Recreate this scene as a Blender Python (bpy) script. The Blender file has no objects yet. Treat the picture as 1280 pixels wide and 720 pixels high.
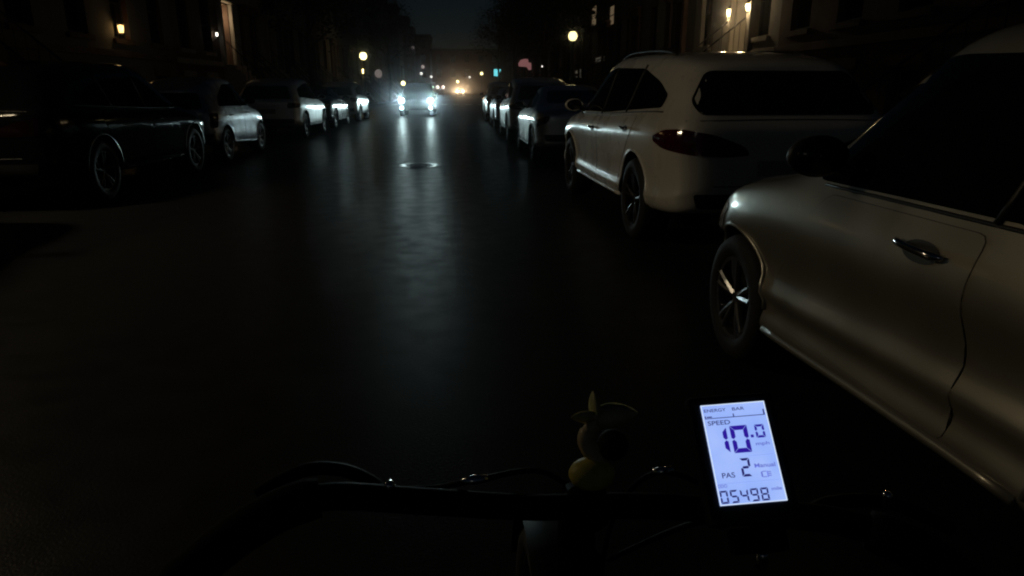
import bpy, bmesh, math, random
from mathutils import Vector, Matrix
from mathutils.bvhtree import BVHTree
from mathutils.geometry import tessellate_polygon
random.seed(7)
R = math.radians
scn = bpy.context.scene
col = scn.collection
PI = math.pi

# ------------------------------------------------------------------ render / colour
scn.view_settings.view_transform = 'Standard'
scn.view_settings.look = 'None'
scn.view_settings.gamma = 1
scn.view_settings.exposure = 0
scn.view_settings.use_curve_mapping = False
scn.render.engine = 'CYCLES'
cy = scn.cycles
cy.use_denoising = True
cy.sample_clamp_indirect = 0
cy.sample_clamp_direct = 0
cy.max_bounces = 6
cy.diffuse_bounces = 2
cy.glossy_bounces = 3
cy.volume_bounces = 0
cy.caustics_reflective = False
cy.caustics_refractive = False
cy.pixel_filter_type = 'BLACKMAN_HARRIS'
cy.filter_width = 2.1
cy.use_light_tree = True

# ------------------------------------------------------------------ camera
FPX, CH = 850.0, 1.36
PITCH = math.atan((360 - 111) / FPX)
YAW = math.atan((640 - 577) * math.cos(PITCH) / FPX)
cam_d = bpy.data.cameras.new('camera')
cam = bpy.data.objects.new('camera', cam_d)
col.objects.link(cam)
cam_d.sensor_width = 36
cam_d.lens = 36 * FPX / 1280
cam_d.clip_start = 0.02
cam_d.clip_end = 3000
cam.location = (0, 0, CH)
cam.rotation_euler = (PI/2 - PITCH, 0, -YAW)
scn.camera = cam
CM = Matrix.Translation((0, 0, CH)) @ cam.rotation_euler.to_matrix().to_4x4()

def ray(u, v):
    return (CM.to_3x3() @ Vector((u - 640, 360 - v, -FPX)))
def at(u, v, d):            # a point of the near objects: pixel of the photo and distance along the lens axis
    r = ray(u, v)
    return CM.translation + r * (d / FPX)
def onx(u, v, x):           # on the street side plane x
    r = ray(u, v); t = x / r.x
    return Vector((x, r.y*t, CH + r.z*t))
def ony(u, v, y):
    r = ray(u, v); t = y / r.y
    return Vector((r.x*t, y, CH + r.z*t))

# ------------------------------------------------------------------ materials
def nm(name):
    m = bpy.data.materials.new(name); m.use_nodes = True
    return m, m.node_tree, m.node_tree.nodes['Principled BSDF']
def mat(name, c, rough=.5, metal=0, coat=0, spec=.5, noise=0, scale=8, bump=0, bscale=60, emit=None, es=0, rvar=0):
    m, t, b = nm(name)
    b.inputs['Base Color'].default_value = (*c, 1)
    b.inputs['Roughness'].default_value = rough
    b.inputs['Metallic'].default_value = metal
    b.inputs['Coat Weight'].default_value = coat
    b.inputs['Coat Roughness'].default_value = .06
    b.inputs['Specular IOR Level'].default_value = spec
    tc = None
    if noise or bump or rvar:
        tc = t.nodes.new('ShaderNodeTexCoord')
    if noise:
        n = t.nodes.new('ShaderNodeTexNoise'); n.inputs['Scale'].default_value = scale; n.inputs['Detail'].default_value = 8
        t.links.new(tc.outputs['Object'], n.inputs['Vector'])
        r = t.nodes.new('ShaderNodeValToRGB')
        r.color_ramp.elements[0].position = .3; r.color_ramp.elements[1].position = .7
        r.color_ramp.elements[0].color = (*[x*(1-noise) for x in c], 1)
        r.color_ramp.elements[1].color = (*[min(1, x*(1+noise)) for x in c], 1)
        t.links.new(n.outputs['Fac'], r.inputs['Fac']); t.links.new(r.outputs['Color'], b.inputs['Base Color'])
    if rvar:
        n = t.nodes.new('ShaderNodeTexNoise'); n.inputs['Scale'].default_value = scale*.6; n.inputs['Detail'].default_value = 10
        t.links.new(tc.outputs['Object'], n.inputs['Vector'])
        mr = t.nodes.new('ShaderNodeMapRange'); mr.inputs[1].default_value = .3; mr.inputs[2].default_value = .7
        mr.inputs[3].default_value = max(.02, rough-rvar); mr.inputs[4].default_value = min(1, rough+rvar)
        t.links.new(n.outputs['Fac'], mr.inputs[0]); t.links.new(mr.outputs[0], b.inputs['Roughness'])
    if bump:
        n = t.nodes.new('ShaderNodeTexNoise'); n.inputs['Scale'].default_value = bscale; n.inputs['Detail'].default_value = 6
        t.links.new(tc.outputs['Object'], n.inputs['Vector'])
        bp = t.nodes.new('ShaderNodeBump'); bp.inputs['Strength'].default_value = bump; bp.inputs['Distance'].default_value = .02
        t.links.new(n.outputs['Fac'], bp.inputs['Height']); t.links.new(bp.outputs['Normal'], b.inputs['Normal'])
    if emit:
        b.inputs['Emission Color'].default_value = (*emit, 1); b.inputs['Emission Strength'].default_value = es
    return m
def paint(name, c, metal=.2, rough=.35, dirt=.25):
    m = mat(name, c, rough, metal, 1, .5, noise=dirt, scale=5, rvar=.08)
    b = m.node_tree.nodes['Principled BSDF']
    b.inputs['Coat Roughness'].default_value = .12
    return m
def brick(name, c1, c2):
    m, t, b = nm(name)
    tc = t.nodes.new('ShaderNodeTexCoord'); mp = t.nodes.new('ShaderNodeMapping')
    mp.inputs['Rotation'].default_value = (R(90), 0, R(90))
    br = t.nodes.new('ShaderNodeTexBrick')
    br.inputs['Color1'].default_value = (*c1, 1); br.inputs['Color2'].default_value = (*c2, 1)
    br.inputs['Mortar'].default_value = (.2, .18, .16, 1); br.inputs['Scale'].default_value = 4
    br.inputs['Mortar Size'].default_value = .012
    t.links.new(tc.outputs['Object'], mp.inputs['Vector']); t.links.new(mp.outputs['Vector'], br.inputs['Vector'])
    t.links.new(br.outputs['Color'], b.inputs['Base Color'])
    bp = t.nodes.new('ShaderNodeBump'); bp.inputs['Strength'].default_value = .4; bp.inputs['Distance'].default_value = .01
    t.links.new(br.outputs['Fac'], bp.inputs['Height']); bp.invert = True; t.links.new(bp.outputs['Normal'], b.inputs['Normal'])
    b.inputs['Roughness'].default_value = .85
    return m
def glow(name, c, s):
    m, t, b = nm(name)
    b.inputs['Base Color'].default_value = (*c, 1)
    b.inputs['Roughness'].default_value = .3
    b.inputs['Emission Color'].default_value = (*c, 1); b.inputs['Emission Strength'].default_value = s
    m.cycles.emission_sampling = 'NONE'
    return m

M = {}
def asphalt():
    m, t, b = nm('asphalt')
    tc = t.nodes.new('ShaderNodeTexCoord')
    n1 = t.nodes.new('ShaderNodeTexNoise'); n1.inputs['Scale'].default_value = .35; n1.inputs['Detail'].default_value = 6
    n2 = t.nodes.new('ShaderNodeTexNoise'); n2.inputs['Scale'].default_value = 90; n2.inputs['Detail'].default_value = 4
    mp = t.nodes.new('ShaderNodeMapping'); mp.inputs['Scale'].default_value = (1, .25, 1)
    t.links.new(tc.outputs['Object'], mp.inputs['Vector']); t.links.new(mp.outputs['Vector'], n1.inputs['Vector'])
    t.links.new(tc.outputs['Object'], n2.inputs['Vector'])
    cr = t.nodes.new('ShaderNodeValToRGB')
    cr.color_ramp.elements[0].position = .35; cr.color_ramp.elements[0].color = (.015, .015, .017, 1)
    cr.color_ramp.elements[1].position = .7; cr.color_ramp.elements[1].color = (.030, .030, .030, 1)
    t.links.new(n1.outputs['Fac'], cr.inputs['Fac']); t.links.new(cr.outputs['Color'], b.inputs['Base Color'])
    mr = t.nodes.new('ShaderNodeMapRange'); mr.inputs[1].default_value = .3; mr.inputs[2].default_value = .7
    mr.inputs[3].default_value = .33; mr.inputs[4].default_value = .44
    n3 = t.nodes.new('ShaderNodeTexNoise'); n3.inputs['Scale'].default_value = 5; n3.inputs['Detail'].default_value = 8
    t.links.new(tc.outputs['Object'], n3.inputs['Vector'])
    av = t.nodes.new('ShaderNodeMath'); av.operation = 'ADD'; ms = t.nodes.new('ShaderNodeMath'); ms.operation = 'MULTIPLY_ADD'; ms.inputs[1].default_value = 1.2; ms.inputs[2].default_value = -.6
    t.links.new(n3.outputs['Fac'], ms.inputs[0]); t.links.new(ms.outputs[0], av.inputs[0]); t.links.new(n1.outputs['Fac'], av.inputs[1])
    t.links.new(av.outputs[0], mr.inputs[0]); t.links.new(mr.outputs[0], b.inputs['Roughness'])
    bp = t.nodes.new('ShaderNodeBump'); bp.inputs['Strength'].default_value = .3; bp.inputs['Distance'].default_value = .006
    t.links.new(n2.outputs['Fac'], bp.inputs['Height']); t.links.new(bp.outputs['Normal'], b.inputs['Normal'])
    b.inputs['Specular IOR Level'].default_value = .14
    return m
M['asphalt'] = asphalt()
M['ground'] = mat('dark_soil', (.05, .045, .035), .9, noise=.3, scale=2, bump=.3)
M['concrete'] = mat('pavement_concrete', (.22, .21, .2), .85, noise=.25, scale=3, bump=.2)
M['kerb'] = mat('kerb_stone', (.25, .24, .23), .8, noise=.2, scale=4)
M['white_line'] = mat('road_paint', (.6, .6, .57), .6, noise=.3, scale=20)
M['worn_metal'] = mat('polished_iron', (.85, .85, .85), .26, 1, noise=.1, scale=30)
M['iron'] = mat('cast_iron', (.04, .04, .042), .5, .8, noise=.3, scale=30, bump=.2)
M['rubber'] = mat('tyre_rubber', (.015, .015, .015), .75, noise=.2, scale=20)
M['alloy'] = mat('wheel_alloy', (.35, .35, .36), .3, .9, noise=.1, scale=9)
M['dark_alloy'] = mat('wheel_dark_alloy', (.08, .08, .085), .35, .8, noise=.1, scale=9)
M['trim'] = mat('black_trim', (.012, .012, .012), .5, noise=.2, scale=15)
M['chrome'] = mat('chrome_trim', (.75, .75, .76), .12, 1)
M['glass'] = mat('tinted_glass', (.004, .005, .006), .05, 0, 0, .5)
M['red_lens'] = mat('tail_lamp_red', (.055, .003, .012), .12, 0, 1, .5, noise=.2, scale=25)
M['dark_tail_lens'] = mat('tail_lamp_darkened', (.012, .002, .003), .15, 0, 0, .4)  # near-black copy of the tail lens, keeps it lost in the dark
M['clear_lens'] = mat('lamp_lens_off', (.5, .5, .52), .1, .3, 1)
M['brick_red'] = brick('brick_red', (.16, .07, .05), (.22, .1, .07))
M['brick_brown'] = brick('brick_brown', (.13, .085, .06), (.17, .11, .08))
M['brownstone'] = mat('brownstone', (.17, .11, .08), .85, noise=.25, scale=1.5, bump=.3)
M['limestone'] = mat('limestone', (.42, .38, .32), .8, noise=.2, scale=1.5, bump=.2)
M['cornice'] = mat('painted_cornice', (.12, .1, .08), .7, noise=.2)
M['frame_w'] = mat('painted_window_frame', (.4, .38, .34), .6, noise=.15)
M['frame_d'] = mat('dark_window_frame', (.05, .04, .035), .5, noise=.2)
M['door_w'] = mat('cream_door_paint', (.6, .52, .4), .5, noise=.15, scale=3)
M['door_d'] = mat('dark_door_wood', (.07, .035, .02), .45, noise=.35, scale=4)
M['pane'] = mat('window_pane', (.008, .009, .01), .06, 0, 0, .5)
M['roof'] = mat('tar_roof', (.05, .05, .05), .9, noise=.2)
M['bark'] = mat('tree_bark', (.09, .065, .045), .9, noise=.4, scale=6, bump=.6, bscale=20)
M['leaf'] = mat('tree_leaf', (.035, .055, .02), .6, noise=.4, scale=3)
M['pole'] = mat('lamp_post_paint', (.02, .025, .02), .45, .3, noise=.2, scale=20)

# ------------------------------------------------------------------ mesh helpers
def link(name, bm, m, parent=None, smooth=False):
    me = bpy.data.meshes.new(name)
    bmesh.ops.recalc_face_normals(bm, faces=bm.faces)
    bm.to_mesh(me); bm.free()
    for mm in (m if isinstance(m, (list, tuple)) else [m]): me.materials.append(mm)
    if smooth:
        for p in me.polygons: p.use_smooth = True
    o = bpy.data.objects.new(name, me); col.objects.link(o)
    if parent: o.parent = parent
    return o
def empty(name, loc=(0, 0, 0), rz=0, parent=None):
    o = bpy.data.objects.new(name, None); col.objects.link(o)
    o.location = loc; o.rotation_euler = (0, 0, rz); o.empty_display_size = .2
    if parent: o.parent = parent
    return o
def tag(o, label=None, cat=None, group=None, kind=None):
    if label: o['label'] = label
    if cat: o['category'] = cat
    if group: o['group'] = group
    if kind: o['kind'] = kind
    return o
def NB(): return bmesh.new()
def box(bm, x0, x1, y0, y1, z0, z1, bev=0):
    r = bmesh.ops.create_cube(bm, size=1)
    vs = r['verts']
    bmesh.ops.scale(bm, verts=vs, vec=(abs(x1-x0), abs(y1-y0), abs(z1-z0)))
    bmesh.ops.translate(bm, verts=vs, vec=((x0+x1)/2, (y0+y1)/2, (z0+z1)/2))
    if bev:
        es = list({e for v in vs for e in v.link_edges})
        bmesh.ops.bevel(bm, geom=es, offset=bev, segments=2, affect='EDGES', profile=.6)
    return vs
def frame_of(d):
    d = d.normalized(); a = Vector((0, 0, 1)) if abs(d.z) < .9 else Vector((1, 0, 0))
    x = d.cross(a).normalized(); return x, d.cross(x).normalized()
def tube(bm, pts, rad, seg=10, cap=True):
    pts = [Vector(p) for p in pts]
    rad = rad if isinstance(rad, (list, tuple)) else [rad]*len(pts)
    rings = []; px = None
    for i, p in enumerate(pts):
        d = (pts[min(i+1, len(pts)-1)] - pts[max(i-1, 0)])
        if px is None: x, y = frame_of(d)
        else:
            x = (px - d.normalized()*px.dot(d.normalized())).normalized(); y = d.normalized().cross(x)
        px = x
        rings.append([bm.verts.new(p + (x*math.cos(k*2*PI/seg) + y*math.sin(k*2*PI/seg))*rad[i]) for k in range(seg)])
    for a, b in zip(rings, rings[1:]):
        for k in range(seg): bm.faces.new((a[k], a[(k+1) % seg], b[(k+1) % seg], b[k]))
    if cap:
        bm.faces.new(rings[0][::-1]); bm.faces.new(rings[-1])
def lathe(bm, prof, axis='z', c=(0, 0, 0), seg=32, closed=False):
    """prof: (r, h) pairs, revolved about an axis through c"""
    c = Vector(c); rings = []
    def P(r, h, a):
        if axis == 'z': return c + Vector((r*math.cos(a), r*math.sin(a), h))
        if axis == 'x': return c + Vector((h, r*math.cos(a), r*math.sin(a)))
        return c + Vector((r*math.cos(a), h, r*math.sin(a)))
    for r, h in prof:
        if r < 1e-6: rings.append([bm.verts.new(P(0, h, 0))])
        else: rings.append([bm.verts.new(P(r, h, 2*PI*k/seg)) for k in range(seg)])
    pairs = list(zip(rings, rings[1:]))
    if closed: pairs.append((rings[-1], rings[0]))
    for a, b in pairs:
        for k in range(seg):
            k2 = (k+1) % seg
            if len(a) == 1 and len(b) > 1: bm.faces.new((a[0], b[k], b[k2]))
            elif len(b) == 1 and len(a) > 1: bm.faces.new((a[k], a[k2], b[0]))
            elif len(a) > 1: bm.faces.new((a[k], a[k2], b[k2], b[k]))
def smooth_path(pts, n=6, closed=False):
    out = []; N = len(pts); P = [Vector(p) for p in pts]
    rng = range(N) if closed else range(N-1)
    for i in rng:
        g = (lambda k: P[k % N]) if closed else (lambda k: P[max(0, min(N-1, k))])
        p0, p1, p2, p3 = g(i-1), g(i), g(i+1), g(i+2)
        for k in range(n):
            t = k/n
            out.append(.5*((2*p1) + (p2-p0)*t + (2*p0-5*p1+4*p2-p3)*t*t + (3*p1-p0-3*p2+p3)*t**3))
    if not closed: out.append(P[-1])
    return out
def round_poly(pts, r=.04, n=4):
    """2D polygon with rounded corners"""
    P = [Vector(p) for p in pts]; out = []
    for i in range(len(P)):
        a, b, c = P[i-1], P[i], P[(i+1) % len(P)]
        ra = min(r, (a-b).length*.45, (c-b).length*.45)
        s = b + (a-b).normalized()*ra; e = b + (c-b).normalized()*ra
        for k in range(n+1):
            t = k/n; out.append(s*(1-t)**2 + b*2*t*(1-t) + e*t*t)
    return out
def patch(name, poly, d, bvh, m, parent, off=.004, thick=.008, cell=.07, far=4, raise_fn=None):
    """a panel whose outline (s, z) is laid onto the body along direction d (horizontal, points at the body)"""
    d = Vector(d).normalized(); side = Vector((d.y, -d.x, 0)).normalized()
    bm = NB()
    vs = [bm.verts.new((p[0], p[1], 0)) for p in poly]
    bm.faces.new(vs)
    bmesh.ops.triangulate(bm, faces=bm.faces[:])
    for _ in range(6):
        es = [e for e in bm.edges if e.calc_length() > cell]
        if not es: break
        bmesh.ops.subdivide_edges(bm, edges=es, cuts=1, use_grid_fill=False)
        bmesh.ops.triangulate(bm, faces=[f for f in bm.faces if len(f.verts) > 3])
    for v in bm.verts:
        base = side*v.co.x + Vector((0, 0, v.co.y)) - d*far
        h, n, i, dist = bvh.ray_cast(base, d)
        if h is None:
            h, n, i, dist = bvh.find_nearest(base + d*(far-.9))
        v.co = h - d*off
    bmesh.ops.recalc_face_normals(bm, faces=bm.faces)
    if sum((f.normal.dot(d) for f in bm.faces)) > 0: bmesh.ops.reverse_faces(bm, faces=bm.faces)
    o = link_raw(name, bm, m, parent, True)
    return o
def link_raw(name, bm, m, parent=None, smooth=False):
    me = bpy.data.meshes.new(name); bm.to_mesh(me); bm.free(); me.materials.append(m)
    if smooth:
        for p in me.polygons: p.use_smooth = True
    o = bpy.data.objects.new(name, me); col.objects.link(o)
    if parent: o.parent = parent
    return o
def apply_mods(o):
    dg = bpy.context.evaluated_depsgraph_get()
    me = bpy.data.meshes.new_from_object(o.evaluated_get(dg))
    o.modifiers.clear(); o.data = me
def seam(bm, pts, d, bvh, r=.004, far=4):
    d = Vector(d).normalized(); side = Vector((d.y, -d.x, 0)); out = []
    for p in pts:
        h, n, i, dist = bvh.ray_cast(side*p[0] + Vector((0, 0, p[1])) - d*far, d)
        if h is not None: out.append(h)
    if len(out) > 1: tube(bm, out, r, 5)

# ------------------------------------------------------------------ vehicles
# a side outline: stations (y low, y top, half width, floor z, belt z, top z, half roof width)
KINDS = {
 'suv': dict(wb=3.0, ra=.42, rw=.375, tw=.26, st=[
   (-2.55, -2.20, .55, .50, 1.06, 1.50, .42), (-2.53, -2.16, .80, .42, 1.10, 1.56, .58), (-2.40, -1.98, .93, .36, 1.14, 1.60, .66),
   (-1.95, -1.6, .97, .33, 1.15, 1.66, .69), (-1.2, -1.0, .98, .30, 1.12, 1.69, .71), (0, 0, .965, .29, 1.07, 1.71, .72),
   (.95, .35, .96, .29, 1.05, 1.68, .70), (1.28, 1.15, .97, .30, 1.05, 1.11, .74), (1.75, 1.75, .975, .31, .99, 1.06, .72),
   (2.15, 2.15, .93, .33, .90, .98, .68), (2.34, 2.34, .80, .34, .78, .86, .58), (2.38, 2.38, .55, .38, .70, .78, .4)],
   mid=.62, crease=.43),
 'hatch': dict(wb=2.25, ra=.355, rw=.325, tw=.2, st=[
   (-1.72, -1.5, .5, .44, .92, 1.30, .36), (-1.70, -1.46, .70, .39, .95, 1.36, .48), (-1.58, -1.3, .81, .34, .98, 1.41, .54),
   (-1.1, -.9, .845, .31, .99, 1.54, .58), (-.5, -.42, .85, .30, .985, 1.58, .61), (.0, -.08, .85, .275, .98, 1.57, .61),
   (.42, .08, .85, .25, .975, 1.54, .59), (.70, .60, .85, .235, .965, 1.02, .66), (1.15, 1.15, .85, .24, .90, .965, .64),
   (1.5, 1.5, .80, .26, .80, .88, .58), (1.66, 1.66, .68, .28, .68, .76, .5), (1.70, 1.70, .48, .32, .6, .66, .36)],
   mid=.66, crease=.51, tuck=.925, scoop=.925, scoop2=.955),
 'sedan': dict(wb=2.75, ra=.37, rw=.33, tw=.21, st=[
   (-2.28, -2.26, .5, .42, .84, .92, .36), (-2.24, -2.2, .74, .34, .90, .98, .5), (-2.05, -2.0, .87, .28, .95, 1.03, .58),
   (-1.62, -1.55, .90, .26, .97, 1.05, .60), (-1.15, -.65, .91, .24, .96, 1.36, .56), (-.3, -.2, .91, .23, .94, 1.44, .57),
   (.35, .15, .91, .23, .92, 1.42, .57), (1.0, .9, .91, .23, .91, .97, .66), (1.45, 1.45, .90, .25, .86, .93, .64),
   (1.95, 1.95, .85, .27, .76, .84, .58), (2.18, 2.18, .72, .29, .66, .74, .5), (2.22, 2.22, .5, .34, .58, .64, .36)],
   mid=.56, crease=.40),
 'crossover': dict(wb=2.65, ra=.40, rw=.355, tw=.23, st=[
   (-2.12, -1.8, .5, .46, 1.0, 1.45, .4), (-2.10, -1.76, .75, .38, 1.04, 1.51, .54), (-1.98, -1.6, .88, .33, 1.08, 1.55, .62),
   (-1.5, -1.2, .915, .30, 1.08, 1.61, .65), (-.8, -.7, .92, .28, 1.05, 1.65, .66), (0, 0, .92, .28, 1.02, 1.66, .66),
   (.75, .25, .92, .28, 1.0, 1.62, .65), (1.1, 1.0, .92, .28, 1.0, 1.06, .7), (1.5, 1.5, .91, .3, .95, 1.03, .68),
   (1.9, 1.9, .86, .32, .86, .94, .62), (2.08, 2.08, .72, .34, .74, .82, .52), (2.12, 2.12, .5, .38, .66, .74, .38)],
   mid=.62, crease=.44),
}
def wheel(par, x, y, K, s, rim_m, hi):
    rw, tw = K['rw'], K['tw']
    w = empty('wheel', (x, y, rw), parent=par)
    bm = NB()
    lathe(bm, [(rw*.66, -tw/2), (rw*.8, -tw/2-.012), (rw*.94, -tw/2-.004), (rw, -tw/2+.03), (rw, tw/2-.03), (rw*.94, tw/2+.004), (rw*.8, tw/2+.012), (rw*.66, tw/2)], 'x', seg=40 if hi else 24, closed=True)
    link('tyre', bm, M['rubber'], w, True)
    bm = NB(); o = s*tw/2
    lathe(bm, [(rw*.665, o*.2), (rw*.665, o*.98), (rw*.60, o*.95), (rw*.585, o*.3)], 'x', seg=36)
    lathe(bm, [(0, o*.82), (rw*.10, o*.82), (rw*.16, o*.6), (rw*.17, o*.3)], 'x', seg=18)
    n = 5
    for k in range(n):
        for dd in (-.16, .16):
            a = 2*PI*k/n + .3; a2 = a + dd
            p = [Vector((o*.70, math.cos(a)*rw*.11, math.sin(a)*rw*.11)), Vector((o*.86, math.cos(a2)*rw*.38, math.sin(a2)*rw*.38)), Vector((o*.9, math.cos(a2*1)*rw*.63, math.sin(a2*1)*rw*.63))]
            tube(bm, p, [rw*.055, rw*.045, rw*.05], 6)
    link('rim', bm, rim_m, w, False)
    bm = NB(); lathe(bm, [(rw*.55, o*.05), (rw*.14, o*.05)], 'x', seg=24); link('brake_disc', bm, M['iron'], w)
    bm = NB(); lathe(bm, [(0, -o*.9), (rw*.67, -o*.9), (rw*.67, -o*.7), (0, -o*.7)], 'x', seg=24); link('wheel_shade_disc', bm, M['trim'], w)  # added black disc stands in for shade behind the spokes
def car(name, kind, loc, rz, pm, label, group, hi=False, rim='alloy', doors=4, rails=False):
    K = KINDS[kind]; st = K['st']; mid, cr = K['mid'], K['crease']
    root = empty(name, loc, rz); tag(root, label, 'car', group)
    bm = NB(); rings = []
    for (yl, yt, w, zb, bz, tz, wt) in st:
        endf = min(1, (bz-zb)/.6)
        zc = zb + (cr-.28)*endf; zm = zb + (mid-.25)*endf
        g = max(tz-bz, .01)
        P = [(0, zb), (w*.80, zb), (w*.945, zb+.015), (w*.985, zb+.09), (w*K.get('tuck', .99), (zb+.09+zc)/2+.01), (w*1.0, zc), (w*K.get('scoop', .968), zc+.07), (w*K.get('scoop2', .975), zm), (w*1.0, bz-.20*endf), (w*.992, bz-.12*endf), (w*.955, bz-.03), (w*.925, bz+min(.02, g*.3)),
             (w*.925*.55+wt*.45, bz+g*.48), (wt*1.04, bz+g*.86), (wt*.93, bz+g*.97), (wt*.6, tz+.012), (0, tz+.02)]
        ring = []
        if not hi:      # plainer, flatter flanks
            P[3:9] = [(w*.985, zb+.09), (w*.992, (zb+.09+zc)/2), (w*1.0, zc), (w*.992, zc+.07), (w*.994, zm), (w*1.0, bz-.20*endf)]
        for (x, z) in P:
            y = yl + (yt-yl)*max(0, min(1, (z-bz)/max(tz-bz, .05)))
            ring.append((x, y, z))
        rings.append(ring)
    V = []
    for ring in rings:
        L = [bm.verts.new((-x, y, z)) for x, y, z in ring]
        Rr = [bm.verts.new((x, y, z)) for x, y, z in ring[1:-1]]
        V.append(L + Rr[::-1])
    n = len(V[0])
    for a, b in zip(V, V[1:]):
        for k in range(n): bm.faces.new((a[k], a[(k+1) % n], b[(k+1) % n], b[k]))
    for ring, flip in ((V[0], 0), (V[-1], 1)):
        np_ = len(P)
        L = ring[:np_]; Rr = [ring[0]] + ring[np_:][::-1] + [ring[np_-1]]
        for k in range(np_-1):
            vs = [L[k], L[k+1], Rr[k+1], Rr[k]]
            vs = [v for i, v in enumerate(vs) if v not in vs[:i]]
            if len(vs) > 2: bm.faces.new(vs)
    body = link('body', bm, pm, root, True)
    sm = body.modifiers.new('s', 'SUBSURF'); sm.levels = sm.render_levels = 2
    apply_mods(body)
    bmb = bmesh.new(); bmb.from_mesh(body.data); bvh = BVHTree.FromBMesh(bmb); bmb.free()
    ax = K['wb']/2; ra = K['ra']; rw = K['rw']
    W = max(s[2] for s in st)
    cut = NB()
    for y in (-ax, ax):
        for s in (-1, 1):
            bmx = NB(); r = bmesh.ops.create_cone(cut, cap_ends=True, segments=40, radius1=ra, radius2=ra, depth=.36)
            bmx.free()
            bmesh.ops.rotate(cut, verts=r['verts'], matrix=Matrix.Rotation(PI/2, 3, 'Y'), cent=(0, 0, 0))
            bmesh.ops.translate(cut, verts=r['verts'], vec=(s*(W-.13), y, rw+.02))
    co = link('cutter', cut, M['trim'], root)
    md = body.modifiers.new('b', 'BOOLEAN'); md.object = co; md.operation = 'DIFFERENCE'; md.solver = 'EXACT'
    try: md.material_mode = 'TRANSFER'
    except Exception: pass
    apply_mods(body)
    bpy.data.objects.remove(co)
    for p in body.data.polygons: p.use_smooth = True
    try:
        body.data.set_sharp_from_angle(angle=R(35))
    except Exception: pass
    def sx(y, z):
        h = bvh.ray_cast(Vector((-4, y, z)), Vector((1, 0, 0)))[0]
        return -h.x if h is not None else W
    # arch lips, wheels
    for y in (-ax, ax):
        for s in (-1, 1):
            wheel(root, s*(W-.03-K['tw']/2), y, K, s, M[rim], hi)
            bm = NB(); pts = []
            for k in range(33):
                a = R(-14) + R(208)*k/32
                yy, zz = y + (ra+.006)*math.cos(a), rw+.02 + (ra+.006)*math.sin(a)
                h = bvh.ray_cast(Vector((s*4, yy, max(zz, .36))), Vector((-s, 0, 0)))[0]
                if h is not None and zz > st[4][3]+.06: pts.append(Vector((h.x, yy, zz)))
            tube(bm, pts, .013, 6); link('wheel_arch', bm, P_grey if pm == P_black else pm, root, True)  # lighter paint on the lips of black cars stands in for their highlight
    # side glass outline (y, z) — follows the greenhouse
    def lerp_st(y, idx):
        ys = [q[0] for q in st]
        for a, b in zip(st, st[1:]):
            if a[0] <= y <= b[0]:
                t = (y-a[0])/(b[0]-a[0]); return a[idx]*(1-t)+b[idx]*t
        return st[0][idx] if y < ys[0] else st[-1][idx]
    i_r, i_f = 2, next(i for i, q in enumerate(st) if q[5]-q[4] < .1 and i > 5)
    if kind == 'sedan': i_r = 4
    rb, rt = st[i_r][0], st[i_r][1]
    ym = (st[i_f-1][0])
    fb, ft = st[i_f][0]-.14, st[i_f-1][1]-.10
    zb_r, zb_f = lerp_st(rb+.2, 4)+.045, st[i_f][4]+.05
    zt = st[5][5]-(.105 if kind == 'hatch' else .135)
    zr = (st[i_r][5]-.15)
    if kind == 'suv': pol = [(rb+.42, zb_r+.02), (-.2, st[5][4]+.05), (fb-.12, zb_f), (ft+.12, zt-.05), (0, zt+.005), (-1.1, zt-.03), (rb+.72, zr-.03), (rb+.42, zr-.14)]
    elif kind == 'sedan': pol = [(rb+.05, zb_r+.01), (0, st[5][4]+.045), (fb-.15, zb_f), (ft+.1, zt-.05), (0, zt), (-.55, zt-.05)]
    else: pol = [(rb+.32, zb_r+.01), (0, st[5][4]+.045), (fb-(.05 if kind == 'hatch' else .12), zb_f), (ft+(.15 if kind == 'hatch' else .08), zt-(.02 if kind == 'hatch' else .05)), (0, zt), (-.6, zt-.02), (rb+.5, zr-.04)]
    rp = round_poly([Vector(p) for p in pol], .09, 5)
    bpil = -.02 if doors == 4 else -.47
    for s in (-1, 1):
        d = Vector((-s, 0, 0)); side = Vector((d.y, -d.x, 0))      # s coordinate = side·p
        sy = side.y
        P2 = [(p.x*sy, p.y) for p in rp]
        if sy < 0: P2 = P2[::-1]
        if s > 0 and not hi:
            pass
        patch('side_window', P2, d, bvh, M['glass'], root, off=.004, cell=.09)
        # belt trim and pillar
        bm = NB(); seam(bm, [(y*sy, lerp_st(y, 4)+.028) for y in [rb+.35+(fb-rb-.5)*k/14 for k in range(15)]], d, bvh, .007)
        for yy in ((bpil,) if kind != 'suv' else (bpil, -1.02)):
            seam(bm, [((yy-.10*k/6)*sy, lerp_st(yy, 4)+.03+(zt-lerp_st(yy, 4)-.03)*k/6) for k in range(7)], d, bvh, .014)
        link('window_trim', bm, M['trim'], root, True)
        # doors
        zlo = st[5][3]+.10
        yA = ax-ra-.12
        fr = [(yA, zlo), (yA+.05, .55), (fb-.22, lerp_st(fb-.3, 4)-.0), (bpil, lerp_st(bpil, 4)-.0), (bpil, zlo)]
        D = [fr]
        if doors == 4:
            yR = -ax+ra
            D.append([(bpil-.012, zlo), (bpil-.012, lerp_st(bpil, 4)), (-ax+.06, lerp_st(-ax, 4)), (-ax+.10, .98 if kind == 'suv' else .86), (yR+.05, .62), (yR+.10, zlo)])
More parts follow.
